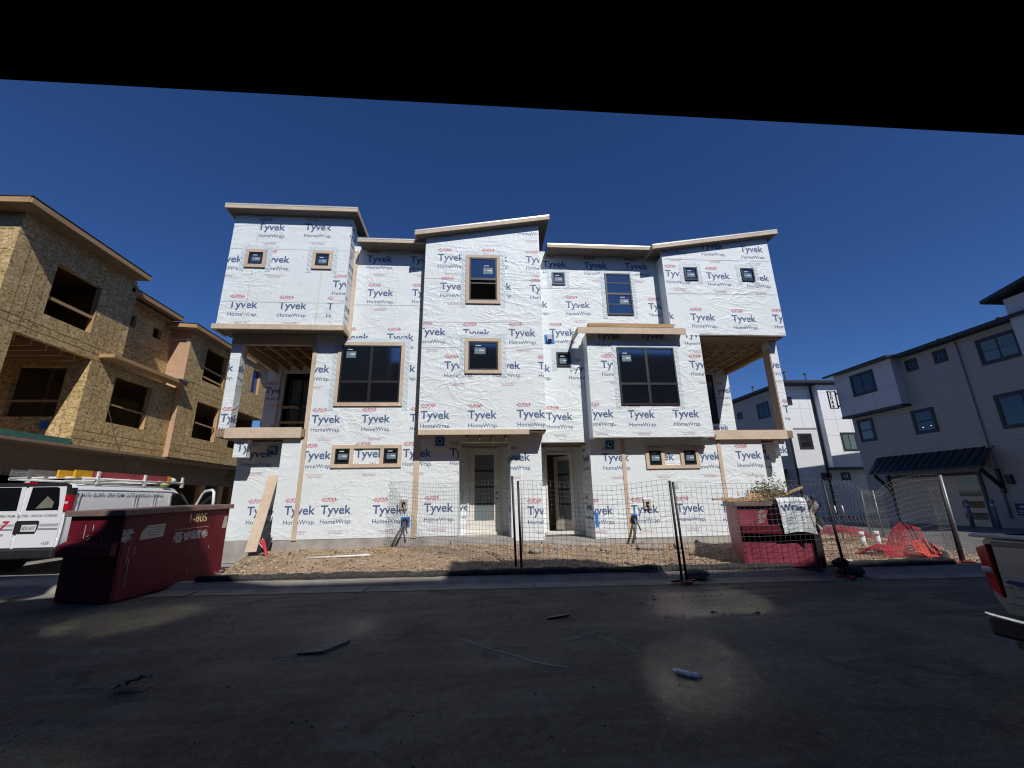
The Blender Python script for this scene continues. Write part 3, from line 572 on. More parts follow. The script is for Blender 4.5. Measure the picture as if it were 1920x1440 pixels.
# terraces
t = MB(); t.box(-6.95, -4.93, 11.86, 11.905, 3.245, 3.535); t.build("terrace_rim_board", TRIM, TH)
t = MB(); t.box(-7.2, -4.86, 11.91, 15.09, 3.28, 3.50); t.build("terrace_deck", DARKWOOD, TH)
t = MB(); t.box(6.95, 9.28, 11.86, 11.905, 3.11, 3.385); t.build("terrace_rim_board", TRIM, TH)
t = MB(); t.box(6.80, 9.5, 11.91, 14.84, 3.15, 3.37); t.build("terrace_deck", DARKWOOD, TH)
t = MB(); t.box(6.15, 7.0, 11.80, 11.855, 3.16, 3.245); t.build("stub_timber", DARKWOOD, TH)
def wrapped_post(x0, x1, y0, y1, z0, z1, pos, name="terrace_post", pos2=()):
    t = MB(); f = FY(y0); wall(t, f, x0, x1, z0, z1, (), y1 - y0); stamp(t, f, pos, (x0 + .005, x1 - .005, z0 + .03, z1 - .03))
    stamp(t, FX(x1, 1), [(y0 - .5 + .0, p[1]) for p in pos], (y0 + .005, y1 - .005, z0 + .03, z1 - .03))
    for (u, z) in pos2:
        for tr, du, dz, m in logo(): put(t, FX(x0, -1), [[(-p[0], p[1]) for p in q] for q in tr], u - du, z + dz, m, .003, (y0 + .01, y1 - .01, z0 + .05, z1 - .05))
    return t.build(name, WRAPM, TH)
wrapped_post(-7.22, -6.93, 12.0, 12.30, 3.28, 6.015, [(-7.87, 5.2), (-7.2, 3.72)])
wrapped_post(9.34, 9.60, 12.0, 12.35, 3.2, 6.3, [(9.42, 3.95), (8.95, 5.4)], pos2=[(12.42, 4.1)])
t = MB(); t.box(9.318, 9.338, 12.02, 12.33, 3.38, 6.05); t.build('trim_board', TRIM, TH)
wrapped_post(-6.72, -6.37, 12.0, 12.2, 2.74, 3.23, [(-6.65, 2.9)], "hanging_stub"); wrapped_post(9.05, 9.27, 12.0, 12.2, 2.62, 3.10, [(8.5, 2.7)], "hanging_stub")
wrapped_post(-7.62, -7.17, 15.0, 15.3, 3.3, 6.35, [(-7.62, 5.3), (-7.3, 3.75)], "rear_post")
wb = MB(); wall(wb, FY(15.1), -7.17, -4.85, 3.3, 6.36, [(-7.05, -4.95, 3.5, 6.1)], .12, None, 0); wb.build("terrace_back_wall", WRAPM, TH)
wb = MB(); wb.box(-7.15, -4.86, 15.3, 15.34, 3.4, 6.3); wb.build("painted_dark_room", BLACKH, TH)  # black sheet painting in the darkness behind the terrace opening
wb = MB(); wb.box(-7.04, -4.96, 15.0, 15.04, 4.75, 4.84); wb.box(-7.04, -4.96, 15.0, 15.04, 4.2, 4.29); wb.build_each("guard_rail", LUMX, TH)
dd = MB()
for zz in (4.0, 4.9): dd.beam((-6.6, 14.9, zz - .0), (-5.7, 15.05, zz - .4), .03, .06)
dd.beam((-6.85, 15.2, 3.5), (-6.85, 15.2, 5.95), .07, .07); dd.beam((-6.45, 15.2, 3.5), (-6.45, 15.2, 5.9), .05, .05); dd.beam((-6.05, 15.2, 3.5), (-6.05, 15.2, 5.85), .05, .05)
sdw = dd.build("sliding_door", BLACKF, TH); g = MB(); g.box(-6.82, -6.08, 15.22, 15.23, 3.55, 5.85); g.build("pane", LGLASS, sdw)
bm_ = MB(); bm_.beam((-7.2, 12.3, 6.17), (-7.35, 15.1, 6.17), .12, .3); bm_.build("side_beam", TRIM, TH)
j = MB()
for x in [-6.9 + .42 * k for k in range(6)]: j.box(x, x + .045, 12.12, 15.0, 6.13, 6.34)
for y in (12.9, 13.7, 14.5): j.box(-7.1, -4.9, y, y + .045, 6.20, 6.33)
j.build_each("terrace_joist", LUMY, TH); j = MB(); j.box(-7.45, -4.86, 11.56, 15.1, 6.362, 6.40); j.build("subfloor", DARKWOOD, TH)
wb = MB(); wall(wb, FY(14.85), 6.78, 9.64, 3.1, 6.3, (), .12); stamp(wb, FY(14.85), [(8.95, 5.3), (8.55, 3.85)], (6.8, 9.63, 3.4, 6.2)); wb.build("terrace_back_wall", WRAPM, TH)
window(TH, FY(14.85), 7.6, 8.98, 4.1, 6.0, 'dh', False, True)
j = MB()
for k in range(7): x = 6.95 + k * .42; j.box(x, x + .04, 12.15, 14.8, 6.06, 6.12)
j.build_each("terrace_joist", LUMY, TH); j = MB()
for k in range(7):
    x = 6.97 + k * .42
    for q in range(5): j.beam((x, 12.2 + q * .52, 6.12), (x, 12.46 + q * .52, 6.29), .035, .035); j.beam((x, 12.48 + q * .52, 6.29), (x, 12.71 + q * .52, 6.12), .035, .035)
j.build_each("joist_web", LUMX, TH)
j = MB(); j.box(6.79, 9.63, 11.68, 14.84, 6.305, 6.328); j.build("subfloor", DARKWOOD, TH)
j = MB(); j.box(9.5, 9.635, 12.1, 14.84, 6.02, 6.30); j.build("rim_joist", LUMY, TH)
# windows
stk = (.15, .38, .32, .20)
window(TH, F115, -6.99, -6.385, 8.28, 8.885, sticker=(.22, .28, .24, .14)); window(TH, F115, -5.055, -4.465, 8.275, 8.895, sticker=(.22, .22, .24, .14))
window(TH, F12, -4.18, -2.24, 4.16, 6.11, 'quad', sticker=(.08, .78, .28, .2))
pr = window(TH, F12, -4.09, -3.50, 2.42, 3.045, tape=False, sticker=(.2, .3, .26, .16)); pr2 = window(TH, F12, -2.77, -2.18, 2.42, 3.045, tape=False, sticker=(.2, .3, .26, .16))
t = MB(); F12.box(t, -3.498, -2.772, 2.42, 2.52, 0, .045); F12.box(t, -3.498, -2.772, 2.945, 3.045, 0, .046); t.build_each("window_trim", TRIM, TH)
window(TH, F114, -.425, .62, 7.16, 8.80, 'dh', sticker=(.5, .62, .3, .22), open_low=True); window(TH, F114, -.425, .63, 4.975, 6.045, sticker=(.2, .56, .32, .2))
window(TH, F12, 2.335, 2.765, 8.18, 8.63, trim=False, sticker=(.2, .25, .26, .16)); window(TH, F12, 2.36, 2.79, 5.395, 5.855, trim=False, sticker=(.2, .2, .26, .18))
window(TH, F12, 4.09, 4.955, 7.145, 8.64, 'dh', False, sticker=(.5, .26, .3, .18), grid=(.25, .76))
window(TH, F115, 4.11, 5.87, 4.085, 5.86, 'quad', False, sticker=(.08, .75, .28, .2))
window(TH, F12, 4.855, 5.42, 2.285, 2.905, tape=False, sticker=(.2, .3, .26, .16)); window(TH, F12, 5.91, 6.475, 2.285, 2.905, tape=False, sticker=(.2, .3, .26, .16))
t = MB(); F12.box(t, 5.422, 5.908, 2.285, 2.385, 0, .045); F12.box(t, 5.422, 5.908, 2.805, 2.905, 0, .046); t.build_each("window_trim", TRIM, TH)
window(TH, FRB, 6.58, 7.02, 8.195, 8.66, trim=False, sticker=(.2, .25, .26, .16)); window(TH, FRB, 8.515, 8.95, 8.215, 8.675, trim=False, sticker=(.2, .25, .26, .16))
# entry doors
def door_leaf(name, w, h, hinge, ang, label):
    """full-lite door leaf in its own frame: hinge at x=0, leaf along +x, face to -y"""
    M = Matrix.Translation(hinge) @ Matrix.Rotation(ang, 4, 'Z'); INVT = INV[TH.name]
    def bld(nm, mb_, mat, par):
        mb_.v = [M @ p for p in mb_.v]; return mb_.build(nm, mat, par)
    t = MB(); st = .15
    for a, b, c, d in ((0, st, 0, h), (w - st, w, 0, h), (st, w - st, 0, .32), (st, w - st, h - .14, h)): t.box(a, b, -.022, .022, c, d)
    for k in (1, 2, 3): z = .32 + (h - .46) * k / 4; t.box(st, w - st, -.018, .018, z - .025, z + .025, 1)
    dr = bld(name, t, [DOORW, BLACKF], TH); dr['label'] = label
    t = MB(); t.box(st, w - st, -.008, .008, .32, h - .14); bld("door_glass", t, FROST, dr)
    t = MB(); hx = w - .06
    for z in (.95, 1.12): t.tube([(hx, -.022, z), (hx, -.05, z)], .028, 10)
    bld("handle", t, BLACKF, dr); return dr
door_leaf("entry_door", .90, 2.42, (-.30, 13.24, .58), 0, "closed cream door with frosted panes")
door_leaf("entry_door", .85, 2.30, (2.97, 13.26, .54), R_(125), "open cream door with frosted panes swung inward")
for (a, b, z0, z1) in ((-.31, .60, .55, 3.02), (2.11, 2.98, .52, 2.87)):
    t = MB(); F132.box(t, a - .05, a + .005, z0, z1, -.05, .03); F132.box(t, b - .005, b + .05, z0, z1, -.05, .03); F132.box(t, a + .005, b - .005, z1 - .03, z1 + .05, -.05, .03); F132.box(t, a - .1, b + .1, z0 - .06, z0 + .03, -.05, .1); t.build("door_frame", DOORW, TH)
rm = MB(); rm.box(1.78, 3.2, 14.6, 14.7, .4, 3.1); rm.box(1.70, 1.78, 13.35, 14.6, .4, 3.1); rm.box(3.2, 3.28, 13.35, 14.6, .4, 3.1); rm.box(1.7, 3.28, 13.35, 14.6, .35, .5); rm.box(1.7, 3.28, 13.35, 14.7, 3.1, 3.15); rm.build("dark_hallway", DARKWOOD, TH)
# vents, boxes and conduits on the wall
def wall_vent(fr, u, z, s=.13, hood=True):
    t = MB(); fr.box(t, u - s, u + s, z - s, z + s, .004, .012, 0); v = t.build("wall_vent", BLUETAPE, TH)
    t = MB()
    if hood: fr.box(t, u - s * .5, u + s * .5, z - s * .5, z + s * .7, .012, .09, 0); fr.box(t, u - s * .4, u + s * .4, z - s * .55, z - s * .2, .09, .093, 1)
    else:
        P = fr.P; t.tube([P(u, z, .01), P(u, z, .07)], s * .5, 14, 0); t.tube([P(u, z, .07), P(u, z, .072)], s * .35, 14, 1)
    t.build("vent_cap", [GREYP, BLACKH], v)
wall_vent(F12, -1.13, 3.13, .13, False); wall_vent(F12, 3.81, 2.99, .13, False); wall_vent(F12, 2.16, 6.29, .15); wall_vent(F126, -5.95, 2.98, .13); wall_vent(F126, 8.9, 2.88, .13)
for u, z in ((-2.05, 1.42), (4.76, 1.30)):
    t = MB(); F12.box(t, u - .1, u + .1, z - .13, z + .13, .004, .05, 0); F12.box(t, u - .045, u + .045, z - .08, z + .06, .05, .053, 1); b_ = t.build("electrical_box", [plain("beige_box", (0.45, 0.42, 0.34)), BLACKH], TH)
    t = MB(); P = F12.P; t.tube([P(u, z, .05), P(u + .02, z - .05, .12), P(u + .06, z - .18, .06)], .018, 8); t.build("cable", plain("tan_cable", (0.5, 0.42, 0.3)), b_)
for u, z, gu, gz in ((-1.99, .97, -2.25, .38), (4.32, .92, 4.12, .30)):
    t = MB(); F12.box(t, u - .12, u + .12, z - .14, z + .12, .004, .01, 0); e_ = t.build("meter_stub", BLUETAPE, TH)
    t = MB(); P = F12.P; t.tube([P(u, z, .0), P(u, z, .09)], .09, 14, 0); t.build("stub_pipe", BLACKF, e_)
    t = MB(); t.tube([P(u, z, .09), P(u - .02, z - .1, .22), P((u + gu) / 2, (z + gz) / 2, .34), P(gu, gz, .36)], .033, 8, 0); t.tube([P(u, z, .092), P(u + .04, z - .12, .2), P(u + .1, z - .3, .22)], .02, 8, 0); t.build("conduit", plain("grey_cloth_cable", (0.10, 0.10, 0.10)), e_)
t = MB(); F12.box(t, 3.23, 3.32, .72, 1.1, .004, .01); t.build("tape_patch", BLUETAPE, TH)
t = MB(); F12.box(t, 5.5, 5.75, 1.72, 1.9, .005, .012); t.build("paper_notice", plain("faded_paper", (0.5, 0.55, 0.5)), TH)

# ------------------------------------------------------------------ unfinished strand-board house on the left
OH = thing("unfinished_house", "unfinished three storey house sheathed in bare strand board with open window holes", "house", (-12.5, 14, 0))
FO, FR1, FB2, FF3 = FX(-12.06, 1), FX(-12.6, 1), FX(-11.85, 1), FX(-11.5, 1)
OM = [OSB, OSBLINE]
def joints(mb_, fr, u0, u1, z0, z1, us=(), zs=(), holes=()):
    for u in us: 
        segs = [(z0, z1)]
        for h in holes:
            if h[0] < u < h[1]: segs = [q for s0, s1 in segs for q in ((s0, min(s1, h[2])), (max(s0, h[3]), s1)) if q[1] - q[0] > .02]
        for a, b in segs: mb_.poly([fr.P(u - .004, a, .004), fr.P(u + .004, a, .004), fr.P(u + .004, b, .004), fr.P(u - .004, b, .004)], 1)
    for z in zs:
        segs = [(u0, u1)]
        for h in holes:
            if h[2] < z < h[3]: segs = [q for s0, s1 in segs for q in ((s0, min(s1, h[0])), (max(s0, h[1]), s1)) if q[1] - q[0] > .02]
        for a, b in segs: mb_.poly([fr.P(a, z - .006, .004), fr.P(b, z - .006, .004), fr.P(b, z + .006, .004), fr.P(a, z + .006, .004)], 1)
h3 = (11.53, 13.0, 6.70, 8.25)
m_ = MB(); wall(m_, FO, 10.4, 14.16, 6.0, 9.12, [h3]); joints(m_, FO, 10.4, 14.16, 6.0, 9.12, (10.75, 11.05, 11.35, 13.25, 13.5, 13.75, 14.0), (6.35, 6.15, 8.5), [h3])
wall(m_, FY(10.4), -16, -12.211, 6.0, 9.12); joints(m_, FY(10.4), -16, -12.21, 6, 9.12, (-13.4,), (8.6, 8.0)); m_.build("tower_wall", OM, OH)
h2 = (14.24, 15.85, 4.15, 5.70); ht = (10.98, 13.24, 3.45, 5.95)
m_ = MB(); wall(m_, FO, 10.4, 17.0, 3.3, 5.999, [h2, ht]); joints(m_, FO, 13.25, 17.0, 3.3, 6.0, (13.55, 14.22, 15.9, 16.4), (3.75, 3.5, 5.95), [h2, ht])
wall(m_, FY(10.4), -16, -12.211, 3.3, 5.999, [(-15.2, -12.6, 3.45, 5.9)]); m_.build("middle_wall", OM, OH)
hp = (-14.14, -12.69, 4.13, 5.69)
FT = FY(13.24)
m_ = MB(); wall(m_, FT, -15.9, -12.211, 3.3, 6.0, [hp]); joints(m_, FT, -12.6, -12.21, 3.3, 6.0, (-12.42,), (), [hp]); m_.build("terrace_back_wall", OM, OH)
hs1, hs2 = (14.62, 15.12, 7.78, 8.24), (15.97, 16.40, 7.80, 8.24)
m_ = MB(); wall(m_, FR1, 14.161, 17.0, 6.0, 9.0, [hs1, hs2]); joints(m_, FR1, 14.2, 17, 6.1, 9, (15.3, 16.5), (8.45,), [hs1, hs2]); wall(m_, FY(14.16), -16, -12.061, 6.0, 9.0, (), .1); m_.build("recessed_wall", OM, OH)
b3, b2 = (18.05, 19.55, 6.66, 8.14), (18.05, 19.6, 4.2, 5.72)
m_ = MB(); wall(m_, FB2, 17.0, 20.6, 3.3, 8.55, [b3, b2]); joints(m_, FB2, 17, 20.6, 3.3, 8.55, (17.9, 19.7, 19.95), (6.4, 6.15, 5.95, 3.8, 3.55), [b3, b2]); wall(m_, FB2, 20.6, 23.0, 3.3, 4.1); m_.build("bay_wall", OM, OH)
m_ = MB(); FG = FY(17.0); wall(m_, FG, -12.6, -12.001, 6.0, 8.5); wall(m_, FG, -12.06, -12.001, 3.3, 6.0); m_.box(-12.001, -11.85, 16.96, 16.999, 3.3, 8.5); m_.build("tan_sheathing", GYP, OH)
t = MB(); t.box(-12.59, -11.84, 16.945, 16.958, 8.05, 8.08); t.box(-12.05, -11.84, 16.945, 16.958, 5.45, 5.47); t.build("sheathing_flashing", PVC, OH)
f3 = (21.2, 21.95, 6.95, 8.15)
m_ = MB(); wall(m_, FF3, 19.95, 22.9, 5.8, 8.75, [f3]); wall(m_, FY(19.95), -11.84, -11.651, 5.8, 8.75); wall(m_, FF3, 22.9, 23.6, 5.8, 8.6); joints(m_, FF3, 19.95, 23, 5.8, 8.7, (20.7,), (6.3,), [f3]); m_.build("rear_upper_wall", OM, OH)
t = MB(); FF3.box(t, 21.2, 21.95, 6.95, 8.15, -.16, -.12); t.build("blue_film", glass("blue_lit_glass", (0.03, 0.06, 0.25)), OH)
m_ = MB(); wall(m_, FX(-11.5, 1), 21.0, 22.9, 4.05, 4.7); wall(m_, FY(25.5), -13, -6.8, 4.2, 6.4); m_.build("rear_parapet", OM, OH)
# floors, back walls and studs that close the house
m_ = MB(); m_.box(-17, -12.22, 10.56, 24, 3.28, 3.32); m_.box(-17, -11.99, 17.16, 24, 3.285, 3.325); m_.box(-17, -12.22, 13.4, 24, 6.0, 6.05); m_.box(-17, -11.9, 17.2, 24, 6.01, 6.06); m_.box(-17, -12.2, 10.56, 13.4, 6.03, 6.06); m_.box(-17, -12.3, 10.6, 24, 8.6, 8.65); m_.build("floor_deck", DARKWOOD, OH)
m_ = MB(); m_.box(-17.1, -17, 10.4, 24, 0, 9); m_.box(-17, -12.7, 24, 24.1, 0, 8.6); m_.box(-15.5, -15.4, 13.5, 24, 3.3, 8.6); m_.box(-16.99, -15.95, 10.56, 13.2, 3.3, 9); m_.build("rear_wall", DARKWOOD, OH)
st_ = MB()
for y in (14.4, 14.9, 15.4, 15.9, 18.3, 18.8, 19.3): st_.box(-14.3, -14.2, y, y + .04, 3.33, 5.99); st_.box(-14.0, -13.9, y, y + .04, 6.07, 8.59)
for y in (11.7, 12.2, 12.7): st_.box(-14.6, -14.5, y, y + .04, 6.07, 8.59)
st_.build_each("stud", LUMZ, OH)
jj = MB()
for k in range(6): y = 10.75 + k * .42; jj.box(-15.8, -12.23, y, y + .04, 5.78, 6.02)
jj.build_each("floor_joist", LUMX, OH)
rl = MB()
rl.beam(FO.P(11.55, 7.22, -.06), FO.P(12.98, 7.22, -.06), .04, .09); rl.beam(FO.P(14.26, 4.75, -.06), FO.P(15.84, 4.70, -.06), .04, .05); rl.beam(FB2.P(18.07, 7.25, -.06), FB2.P(19.53, 7.2, -.06), .04, .08); rl.beam(FB2.P(18.07, 6.85, -.06), FB2.P(19.53, 6.8, -.06), .04, .08); rl.beam(FB2.P(18.07, 4.85, -.06), FB2.P(19.53, 4.8, -.06), .04, .06)
rl.beam((-14.13, 13.3, 4.62), (-12.70, 13.3, 4.62), .04, .07); rl.build_each("guard_rail", LUMY, OH)
rl = MB()
for fr, h in ((FO, h3), (FO, h2), (FB2, b3), (FB2, b2), (FF3, f3)): fr.box(rl, h[1] - .04, h[1] - .001, h[2], h[3], -.155, .006)
rl.build_each("window_stud", LUMZ, OH)
t = MB(); t.box(-12.12, -12.02, 10.42, 13.235, 3.30, 3.45); t.box(-12.2, -12.02, 10.38, 10.42, 3.3, 3.45); t.build("green_sill_plate", GREENWOOD, OH)
t = MB(); t.box(-12.059, -11.6, 13.45, 16.9, 6.08, 6.2); t.build("ledge", LUMY, OH); t = MB(); t.box(-12.0, -11.55, 16.35, 16.93, 6.205, 6.24); t.build("ledge_flashing", plain("grey_flashing", (0.16, 0.19, 0.23)), OH)
def oroof(x1, y0, y1, zf, zb, x0=-17.2, th=.17):
    m_ = MB(); m_.hexa([(x0, y0, zb), (x1, y0, zf), (x1, y1, zf), (x0, y1, zb), (x0, y0, zb + th), (x1, y0, zf + th), (x1, y1, zf + th), (x0, y1, zb + th)]); ro = m_.build("roof", DARKWOOD, OH)
    f = MB(); f.box(x1 + .001, x1 + .04, y0 - .02, y1 + .02, zf, zf + th - .02); f.build("fascia", LUMY, ro)
    f = MB(); f.hexa([(x0, y0 - .04, zb), (x1, y0 - .04, zf), (x1, y0 - .001, zf), (x0, y0 - .001, zb), (x0, y0 - .04, zb + th - .02), (x1, y0 - .04, zf + th - .02), (x1, y0 - .001, zf + th - .02), (x0, y0 - .001, zb + th - .02)]); f.build("fascia", LUMX, ro)
    f = MB(); f.hexa([(x0, y0 - .05, zb + th), (x1 + .05, y0 - .05, zf + th), (x1 + .05, y1 + .03, zf + th), (x0, y1 + .03, zb + th), (x0, y0 - .05, zb + th + .02), (x1 + .05, y0 - .05, zf + th + .02), (x1 + .05, y1 + .03, zf + th + .02), (x0, y1 + .03, zb + th + .02)]); f.build("underlay", ROOFB, ro)
oroof(-11.56, 10.0, 14.0, 9.10, 9.02); oroof(-12.1, 14.05, 16.6, 8.72, 8.9); oroof(-11.46, 16.55, 21.2, 8.42, 8.75); oroof(-11.2, 21.25, 24.5, 8.55, 8.8)
t = MB(); t.box(-12.9, -12.75, 9.0, 23.4, 2.38, 3.27); t.box(-12.7, -12.35, 22.6, 23.3, 2.75, 2.95); t.build("garage_beam", DARKWOOD, OH)
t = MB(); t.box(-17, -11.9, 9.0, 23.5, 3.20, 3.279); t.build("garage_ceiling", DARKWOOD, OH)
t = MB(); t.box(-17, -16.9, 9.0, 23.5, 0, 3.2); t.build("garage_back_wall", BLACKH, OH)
t = MB()
for y in (20.6, 22.0, 23.2): t.box(-12.9, -12.7, y, y + .35, .03, 2.379)
t.build_each("garage_post", LUMZ, OH)
t = MB(); t.box(-12.2, -11.95, 22.5, 24.4, 2.55, 2.75); t.build("lower_beam", LUMY, OH)
t = MB(); t.tube([(-12.0, 13.9, 5.0), (-12.0, 14.6, 3.8), (-12.02, 15.3, 2.9), (-12.1, 15.5, 2.3)], .008, 5); t.build("air_hose", plain("hose", (0.1, .09, .08)), OH)
t = MB(); t.tube([(-11.82, 22.8, 3.3), (-11.8, 22.9, 2.4), (-11.85, 22.9, 1.3)], .012, 5); t.build("hanging_rope", plain("tan_rope", (0.4, 0.28, 0.12)), OH)
t = MB(); FT.box(t, -13.0, -12.78, 3.75, 4.0, .004, .012); t.build("blue_membrane", BLUETAPE, OH)
t = MB(); FO.box(t, 16.2, 16.27, 5.0, 5.1, .004, .01); t.build("blue_tag", BLUETAPE, OH)

# ------------------------------------------------------------------ grey finished house on the right
GH = thing("grey_house", "finished grey lap siding house in shade with black trimmed windows and a metal awning", "house", (23, 17, 0))
FH = FX(23, -1); FBX = FX(22.5, -1)
m_ = MB(); m_.box(23.0, 33, 6, 23.75, -.3, 6.05); m_.box(23.0, 33, 6, 20.05, 6.05, 8.55); m_.build("wall", SIDGREY, GH)
m_ = MB(); m_.box(22.5, 33, 20.06, 23.85, 6.06, 8.62)
bx = m_.build("upper_box", PANELG, GH)
m_ = MB(); FBX.box(m_, 20.07, 23.84, 7.15, 7.165, 0, .003); FBX.box(m_, 22.9, 22.915, 6.1, 7.15, 0, .003); FBX.box(m_, 21.5, 21.515, 6.1, 7.0, 0, .003); FBX.box(m_, 20.07, 23.84, 8.30, 8.315, 0, .003); m_.build("panel_joints", JOINT, bx)
m_ = MB(); m_.box(22.47, 23.0, 20.04, 23.87, 5.93, 6.055); m_.build("belly_band", BLACKT, GH)
m_ = MB(); m_.hexa([(22.1, 19.9, 8.62), (33.5, 19.9, 9.8), (33.5, 24.25, 9.8), (22.1, 24.25, 8.62), (22.1, 19.9, 8.74), (33.5, 19.9, 9.95), (33.5, 24.25, 9.95), (22.1, 24.25, 8.74)]); m_.build("box_roof", BLACKT, GH)
m_ = MB(); m_.hexa([(22.5, 13.0, 8.56), (33.5, 13.0, 10.4), (33.5, 19.89, 10.4), (22.5, 19.89, 8.56), (22.5, 13.0, 8.70), (33.5, 13.0, 10.5), (33.5, 19.89, 10.5), (22.5, 19.89, 8.70)]); m_.build("main_roof", SHING, GH)
m_ = MB(); m_.box(22.42, 22.499, 13.0, 19.9, 8.54, 8.69); m_.build("gutter", BLACKT, GH)
m_ = MB(); m_.box(22.6, 33, 6, 14.75, 6.5, 9.45); m_.build("end_tower", PANELG, GH)
m_ = MB(); m_.hexa([(22.1, 5.5, 11.2), (33.5, 5.5, 11.2), (33.5, 15.2, 9.45), (22.1, 15.2, 9.45), (22.1, 5.5, 11.4), (33.5, 5.5, 11.4), (33.5, 15.2, 9.6), (22.1, 15.2, 9.6)]); m_.build("tower_roof", BLACKT, GH)
def gw(fr, u0, u1, z0, z1, kind='slide', gm=None, grid=None): return window(GH, fr, u0, u1, z0, z1, kind, True, False, None, False, .11, BLACKT, gm or DGLASS, grid, None, BLACKT)
gw(FBX, 21.2, 22.72, 7.05, 8.36); gw(FH, 19.17, 19.76, 7.72, 8.34); gw(FH, 17.73, 18.33, 7.70, 8.34); gw(FH, 14.92, 16.46, 7.0, 8.22, 'slide', LGLASS, (.5,)); gw(FH, 19.04, 20.18, 4.40, 5.66, 'dh'); gw(FH, 22.43, 23.45, 4.43, 5.76, 'dh', LGLASS); gw(FH, 14.5, 16.46, 4.08, 5.60, 'slide')
wi = MB()
wi.blob((22.98, 19.35, 4.75), .02, 0, 1, 5, 0); wi.blob((22.98, 19.75, 4.72), .025, 0, 1, 5, 0)
em, n_, l_, p_ = newmat("ceiling_lamp"); p_.inputs['Emission Color'].default_value = (1, .95, .85, 1); p_.inputs['Emission Strength'].default_value = 1.2
wi.build("room_lamp", em, GH)
m_ = MB(); m_.tube([(22.95, 17.23, 8.45), (22.93, 17.23, 8.3), (22.95, 17.23, .3)], .05, 8); m_.build("downspout", plain("grey_downspout", (0.34, 0.35, 0.38)), GH)
m_ = MB(); m_.hexa([(22.0, 16.9, 2.46), (22.999, 17.2, 3.34), (22.999, 22.75, 3.34), (22.0, 22.5, 2.46), (22.0, 16.9, 2.56), (22.999, 17.2, 3.44), (22.999, 22.75, 3.44), (22.0, 22.5, 2.56)])
for k in range(15): y = 17.0 + k * .38; m_.beam((22.0, y, 2.575), (22.98, y + .02, 3.455), .03, .03)
aw = m_.build("metal_awning", BLACKT, GH)
for y in (17.15, 22.3): t = MB(); t.beam((22.15, y, 2.42), (22.95, y, 1.6), .12, .12); t.beam((22.93, y, 2.42), (22.93, y, 1.4), .12, .12); t.build("bracket", BLACKT, aw)
m_ = MB(); m_.box(22.96, 22.999, 18.0, 22.2, -.2, 2.22); gd = m_.build("garage_door", plain("beige_garage_door", (0.60, 0.45, 0.33)), GH)
m_ = MB()
for k in range(4): z = .22 + k * .52; m_.box(22.95, 22.959, 18.05, 18.95, z, z + .30)
m_.build("garage_door_glass", DGLASS, gd)
m_ = MB(); m_.box(22.94, 22.998, 17.86, 17.99, -.2, 2.35); m_.box(22.94, 22.998, 22.2, 22.34, -.2, 2.35); m_.box(22.94, 22.998, 17.99, 22.2, 2.22, 2.35); m_.build("garage_trim", BLACKT, GH)
m_ = MB(); m_.box(22.85, 22.998, 16.7, 16.9, 1.75, 2.15); m_.build("wall_lamp", BLACKT, GH)
m_ = MB(); m_.box(22.95, 22.998, 14.9, 16.0, -.2, 2.6); m_.build("side_door", BLACKT, GH)
m_ = MB(); FN = FY(23.86)
for a, b, c, d in ((21.85, 21.9, 6.60, 7.75), (22.36, 22.41, 6.6, 7.75), (21.9, 22.36, 6.6, 6.64), (21.9, 22.36, 7.71, 7.75)): FN.box(m_, a, b, c, d, -.03, .03)
for z in (6.87, 7.15, 7.43): FN.box(m_, 21.9, 22.36, z, z + .012, -.01, .01)
FN.box(m_, 22.41, 22.52, 7.5, 7.6, -.03, .03); FN.box(m_, 22.41, 22.52, 6.7, 6.8, -.03, .03)
ns = m_.build("number_sign", BLACKT, GH); m_ = MB()
for k, ch in enumerate("2044"): put(m_, FN, fit(ch, .17, .2, .02), 21.98, 7.475 - .28 * k, 0, .012); put(m_, FN, fit(ch, .17, .2, .02), 21.98, 7.475 - .28 * k, 0, -.012)
m_.build("numerals", BLACKT, ns)
m_ = MB(); FH.box(m_, 16.2, 16.95, .45, .95, .02, .04, 0); FH.box(m_, 16.25, 16.9, .62, .66, .04, .044, 1); FH.box(m_, 16.25, 16.9, .52, .56, .04, .044, 1); FH.box(m_, 16.3, 16.8, .76, .86, .04, .044, 1); m_.build("notice_board", [plain("navy_sign", (0.012, .02, .06)), plain("sign_text", (.35, .37, .4))], GH)
for (x, y, z, h) in ((24.5, 19.0, 8.8, .5), (24.6, 17.0, 8.95, .3), (24.3, 16.2, 9.0, .25)): t = MB(); t.tube([(x, y, z - .2), (x, y, z + h)], .06, 8); t.tube([(x, y, z + h), (x, y, z + h + .08)], .11, 8); t.build("roof_vent", SHING, GH)
for y, lb in ((18.0, "grey steel bollard left of the striped garage door panes"), (17.02, "grey steel bollard beside the garage downspout")):
    b_ = thing("bollard", lb, "bollard", (22.0, y, -.15), 0, "bollards by the grey garage")
    t = MB(); t.tube([(0, 0, 0), (0, 0, 1.25)], .075, 12); t.build("post", plain("bollard_paint", (.10, .13, .17), .5), b_, True)
    t = MB(); t.tube([(0, 0, 1.25), (0, 0, 1.29)], [.075, .04], 12); t.build("cap", STEEL, b_, True)
    t = MB(); t.tube([(0, 0, 1.0), (0, 0, 1.1)], .078, 12); t.build("band", plain("pale_band", (.4, .42, .45)), b_, True)

